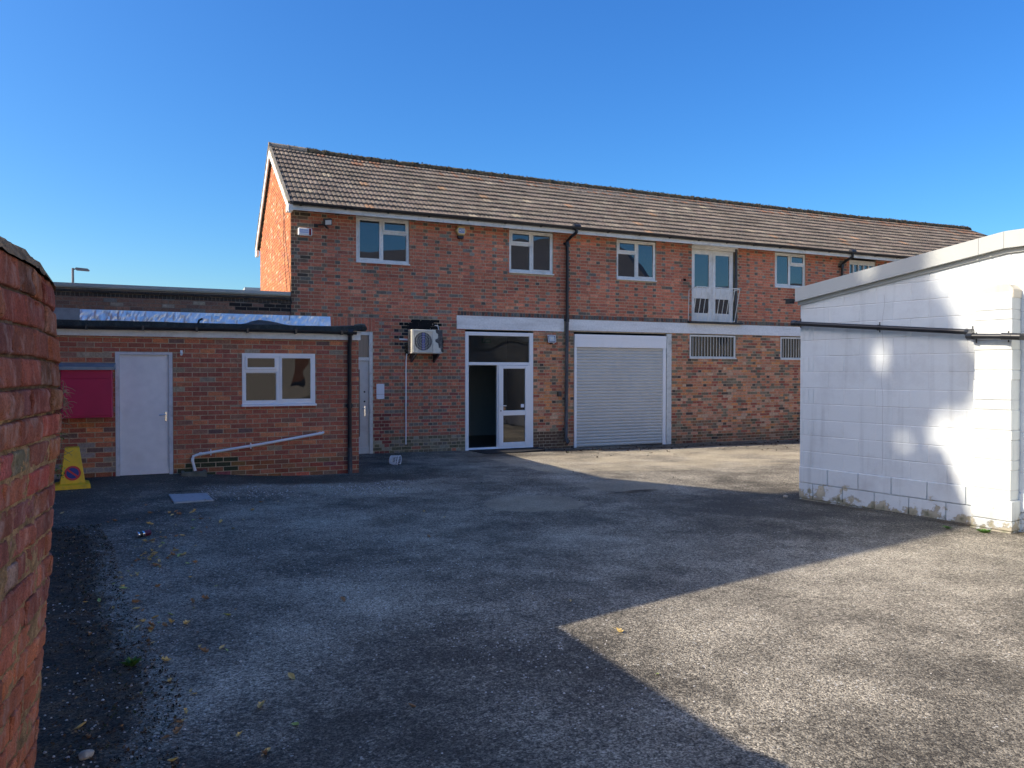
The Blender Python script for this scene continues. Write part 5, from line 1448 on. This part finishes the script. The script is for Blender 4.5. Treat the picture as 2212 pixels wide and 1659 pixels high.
# fallen leaves, each its own object
def leafmesh(name, mt, curl, lobed):
    mb = MB(); L = .03
    half = [(0, .0), (.2, .28), (.45, .42), (.7, .30), (1.0, 0)] if not lobed else [(0, .05), (.18, .45), (.32, .25), (.5, .55), (.68, .25), (1.0, 0)]
    for sgn in (1, -1):
        for a, b_ in zip(half[:-1], half[1:]):
            def Q(u, v_): return ((u - .5) * L * 2, sgn * v_ * L * 1.1, curl * (abs(v_) * L * 1.6) + curl * L * .7 * (u - .5) ** 2 * 3)
            pts = [Q(a[0], 0), Q(b_[0], 0), Q(b_[0], b_[1]), Q(a[0], a[1])]
            mb.face(pts if sgn > 0 else pts[::-1])
    mb.tube([(L, 0, .001), (L * 1.5, .002, .002)], .0008, 4)
    me_o = mb.build(name, mt, fix=True); me = me_o.data; bpy.data.objects.remove(me_o); return me
LM = {'y': [leafmesh("fallen_leaf", M['leaf_yellow'], .5, False), leafmesh("fallen_leaf", M['leaf_yellow'], .9, True)],
      'g': [leafmesh("fallen_leaf", M['leaf_green'], .45, False)], 'b': [leafmesh("fallen_leaf", M['leaf_brown'], .9, True), leafmesh("fallen_leaf", M['leaf_brown'], .6, False)]}
LL = {'y': "pale yellow fallen leaf lying on the dark tarmac", 'g': "green fallen leaf lying on the dark tarmac", 'b': "curled brown fallen leaf lying on the dark tarmac"}
rl_ = random.Random(21)
def leaf(x, y, k, s=1.0):
    o = bpy.data.objects.new("fallen_leaf", rl_.choice(LM[k])); COL.objects.link(o)
    o.location = (x, y, zgf(x, y) + .006); o.rotation_euler = (rl_.uniform(-.4, .4), rl_.uniform(-.4, .4), rl_.uniform(0, 6.28)); q = s * rl_.uniform(.45, 1.2); o.scale = (q, q, q)
    tag(o, LL[k], "leaf", "fallen leaves on the tarmac")
for _ in range(130):
    t = rl_.random(); y = -13.8 + 7.6 * t
    x = float(np.interp(y, [-14, -12, -10, -8.5, -6.2], [.25, .15, -.05, -.1, .1])) + rl_.gauss(0, .26)
    leaf(x, y, rl_.choice('yyybbbg'))
for _ in range(26):
    leaf(-.15 + rl_.gauss(0, .14), -8.9 + rl_.gauss(0, .45), rl_.choice('yyyb'))
for _ in range(13):
    leaf(rl_.uniform(.4, 3.2), rl_.uniform(-14, -6), rl_.choice('yybbg'))
for _ in range(8):
    leaf(rl_.uniform(-1.2, 1.4), rl_.uniform(-6.6, -4.6), rl_.choice('ybb'))
# weeds
def weed(x, y, r, n, label, seed, h=.5):
    mb = MB(); rw = random.Random(seed); z = zgf(x, y)
    for k in range(n):
        a = rw.uniform(0, 6.28); d = rw.uniform(.2, 1) * r; q = rw.uniform(.15, .35) * r; b = Vector((x + math.cos(a) * d * .2, y + math.sin(a) * d * .2, z)); t = Vector((x + math.cos(a) * d, y + math.sin(a) * d, z + rw.uniform(.3, 1) * r * h))
        sd = Vector((-math.sin(a), math.cos(a), 0)) * q * .5; m_ = (b + t) / 2 + Vector((0, 0, r * .15))
        mb.face([b, m_ + sd, t, m_ - sd])
    o = mb.build("weed", M['green']); tag(o, label, "weed")
weed(-.2, -11.65, .07, 34, "green weed tuft growing in the soil strip by the old wall", 1, .8)
weed(8.3, -1.15, .06, 26, "small bright green weed near the foot of the tall downpipe", 2)
weed(9.35, -.62, .05, 14, "flat green weed beside the left foot of the shutter", 3, .3)
weed(8.10, -11.02, .09, 40, "green weed patch at the foot of the white pilaster", 4)
weed(7.95, -10.7, .07, 30, "low green weed left of the white pilaster foot", 5, .4)

# ------------------------------------------------------------------ buildings and tree out of frame that shade and reflect
nb = empty("neighbour_house", (-9, -10, 0), "tall brick house with a gable beyond the left side of the yard", "house")
Pp = Vector((-7.29, -11.02)); Qp = Vector((-3.13, -4.59)); Tp = (-5.85, -8.79, 11.2)
mb = MB(); XB = -11.5
Lx, Ly = -2.09, -11.57
mb.box(XB, Lx, -18.5, Ly, -.3, 3.2); mb.box(XB, -3.13, -4.59, -.02, -.3, 7.0)
mb.face([(Lx, Ly, -.3), (Qp.x, Qp.y, -.3), (Qp.x, Qp.y, 7), Tp, (Lx, Ly, 3.2)])
mb.face([(Qp.x, Qp.y, -.3), (XB, Qp.y, -.3), (XB, Qp.y, 7), (Qp.x, Qp.y, 7)])
mb.face([(XB, Qp.y, -.3), (XB, Ly, -.3), (XB, Ly, 3.2), (XB, -8.79, 11.2), (XB, Qp.y, 7)])
mb.build("wall", M['brick'], nb)
for f_ in range(1): pass
mbc = MB()
mbc.face([(Qp.x, Qp.y, 7.0), (XB, Qp.y, 7.0), (XB, -8.79, 11.2), Tp]); mbc.face([(Lx, Ly, 3.2), Tp, (XB, -8.79, 11.2), (XB, Ly, 3.2)])
mbc.box(XB, Lx, -18.5, Ly - .01, 3.2, 3.21); mbc.build("roof", M['slate'], nb)
nbw = [o for o in nb.children if o.name.startswith("wall")][0]
hb = mat('house_brick', (0.30, 0.12, 0.08), 0.9, var=0.2, vscale=3); nbw.data.materials[0] = hb
_n = hb.node_tree.nodes; _l = hb.node_tree.links
_b = _n.new("ShaderNodeTexBrick"); _b.inputs["Scale"].default_value = 1.0; _b.inputs["Brick Width"].default_value = .225; _b.inputs["Row Height"].default_value = .075; _b.inputs["Mortar Size"].default_value = .006
_b.inputs["Color1"].default_value = (.38, .13, .08, 1); _b.inputs["Color2"].default_value = (.27, .10, .07, 1); _b.inputs["Mortar"].default_value = (.40, .33, .24, 1)
_t = _n.new("ShaderNodeTexCoord"); _s = _n.new("ShaderNodeSeparateXYZ"); _c = _n.new("ShaderNodeCombineXYZ"); _a = _n.new("ShaderNodeMath")
_l.new(_t.outputs["Object"], _s.inputs[0]); _l.new(_s.outputs[0], _a.inputs[0]); _l.new(_s.outputs[1], _a.inputs[1]); _l.new(_a.outputs[0], _c.inputs[0]); _l.new(_s.outputs[2], _c.inputs[1]); _l.new(_c.outputs[0], _b.inputs["Vector"])
_l.new(_b.outputs["Color"], _n["Principled BSDF"].inputs["Base Color"])
# tree
tr = empty("tree", (-14.0, -7.0, 0), "tall leafy tree standing behind the neighbouring house", "tree")
mb = MB(); mb.tube([(-14, -7.0, -.2), (-13.9, -7.0, 6), (-13.7, -7.0, 12), (-13.6, -7.0, 17)], [.35, .28, .18, .08], 10)
rt_ = random.Random(2)
for k in range(14):
    z = rt_.uniform(11, 17); a = rt_.uniform(0, 6.28); mb.tube([(-13.75, -7.0, z - 1.2), (-13.75 + math.cos(a) * .8, -7.0 + math.sin(a) * .8, z - .3), (-13.75 + math.cos(a) * 1.9, -7.0 + math.sin(a) * 1.7, z + .3)], [.07, .05, .02], 6)
mb.build("trunk", M['bark'], tr)
mb = MB()
# the crown's outline and gaps as seen from the sun
SIL = [(-.75, 4.2), (1.75, 4.2), (1.81, 3.35), (1.88, 2.84), (1.98, 2.56), (2.05, 2.4), (2.32, 1.87), (2.42, 1.67), (2.35, 1.41), (2.26, 1.28), (1.87, 1.16), (1.81, .85), (1.96, .6), (2.12, .06), (2.16, -.3), (2.1, -1.2), (-.4, -1.2), (-.5, .5), (-.9, 1.6)]
GAPS = [(1.205, 1.85, .13, .19), (1.32, .10, .15, .26), (1.50, .78, .13, .10), (1.07, 2.93, .14, .16), (1.33, 2.98, .10, .08)]
_ux = Vector((.1536, -.988, 0)).normalized(); _un = Vector((-.988, -.1536, 0)).normalized(); _p0 = Vector((8.109, -8.353, 0))
def crown_keep(p):
    k = (p - _p0).dot(_un) / to_sun.dot(_un)
    q = p - to_sun * k; t = (q - _p0).dot(_ux); z = q.z
    jn = noise.noise(Vector((t * 3, z * 3, 7))) * .08
    for (a, b_, ra, rb) in GAPS:
        if ((t - a) / ra) ** 2 + ((z - b_) / rb) ** 2 < 1 + jn * 4: return False
    t += jn; z += jn; ins = False
    for i in range(len(SIL)):
        (x1, y1), (x2, y2) = SIL[i], SIL[i - 1]
        if (y1 > z) != (y2 > z) and t < (x2 - x1) * (z - y1) / (y2 - y1) + x1: ins = not ins
    return ins
clus = []
for k in range(260):
    a = rt_.uniform(0, 6.28); u = rt_.uniform(-1, 1); r = rt_.random() ** .4
    clus.append((-13.6 + 2.2 * r * math.cos(a) * math.sqrt(1 - u * u), -6.75 + 1.9 * r * math.sin(a) * math.sqrt(1 - u * u), 17.3 + 2.5 * r * u, rt_.uniform(.3, .52)))
for (cx, cy, cz, cr) in clus:
    for _ in range(170):
        d = Vector((rt_.gauss(0, 1), rt_.gauss(0, 1), rt_.gauss(0, 1))).normalized() * cr * rt_.random() ** .4
        p = Vector((cx, cy, cz)) + d; e1 = Vector((rt_.uniform(-1, 1), rt_.uniform(-1, 1), rt_.uniform(-1, 1))).normalized() * .085; e2 = Vector((rt_.uniform(-1, 1), rt_.uniform(-1, 1), rt_.uniform(-1, 1))).normalized() * .05
        if crown_keep(p): mb.face([p - e1, p + e2, p + e1, p - e2])
mb.build("crown", M['crown'], tr)
# terrace opposite (behind the camera), seen only as reflections; its sunlit wall throws light back on the shaded fronts
op = empty("opposite_building", (2, -33, 0), "long pale rendered building with a dark roof facing the brick front", "building")
oa = math.atan2(26, 28); OT = Matrix.Translation((2, -33, 0)) @ Matrix.Rotation(oa, 4, 'Z')
def opb(mb, name, m_): mb.xform(OT); return mb.build(name, m_, op)
mb = MB(); mb.box(-8, 27, -9, 0, -.3, 5.7); opb(mb, "wall", M['render'])
mb = MB()
mb.face([(-8.4, .4, 5.6), (27, .4, 5.6), (24, -4.5, 9.4), (-5, -4.5, 9.4)]); mb.face([(-8.4, -9.4, 5.6), (-5, -4.5, 9.4), (24, -4.5, 9.4), (27, -9.4, 5.6)]); mb.face([(-8.4, .4, 5.6), (-5, -4.5, 9.4), (-8.4, -9.4, 5.6)]); mb.face([(27, .4, 5.6), (27, -9.4, 5.6), (24, -4.5, 9.4)])
opb(mb, "roof", M['slate'])
mb = MB(); mb.box(-8.4, 27.1, .40, .46, 5.45, 5.6); opb(mb, "gutter", M['black_iron'])
for k in range(6):
    for z0 in (.9, 3.9):
        x = -5 + k * 5.2; mb = MB(); mb.box(x, x + 1.3, .01, .04, z0, z0 + 1.3); opb(mb, "window", M['glass_up'])
op2 = empty("garage_block", (20, -15, 0), "low pale garage block with a dark roof to the right behind the yard", "building")
mb = MB(); mb.box(27.6, 44, -8, -1.5, -.3, 3.9); mb.xform(OT); mb.build("wall", M['render'], op2)
mb = MB(); mb.face([(27.4, -1.1, 3.8), (44.3, -1.1, 3.8), (44.3, -4.6, 6.3), (27.4, -4.6, 6.3)]); mb.face([(27.4, -8.2, 3.8), (27.4, -4.6, 6.3), (44.3, -4.6, 6.3), (44.3, -8.2, 3.8)]); mb.xform(OT); mb.build("roof", M['slate'], op2)
for k in range(4):
    mb = MB(); mb.box(29 + k * 3.7, 31.6 + k * 3.7, -1.49, -1.45, -.2, 2.2); mb.xform(OT); mb.build("garage_door", M['dark_pipe'], op2)
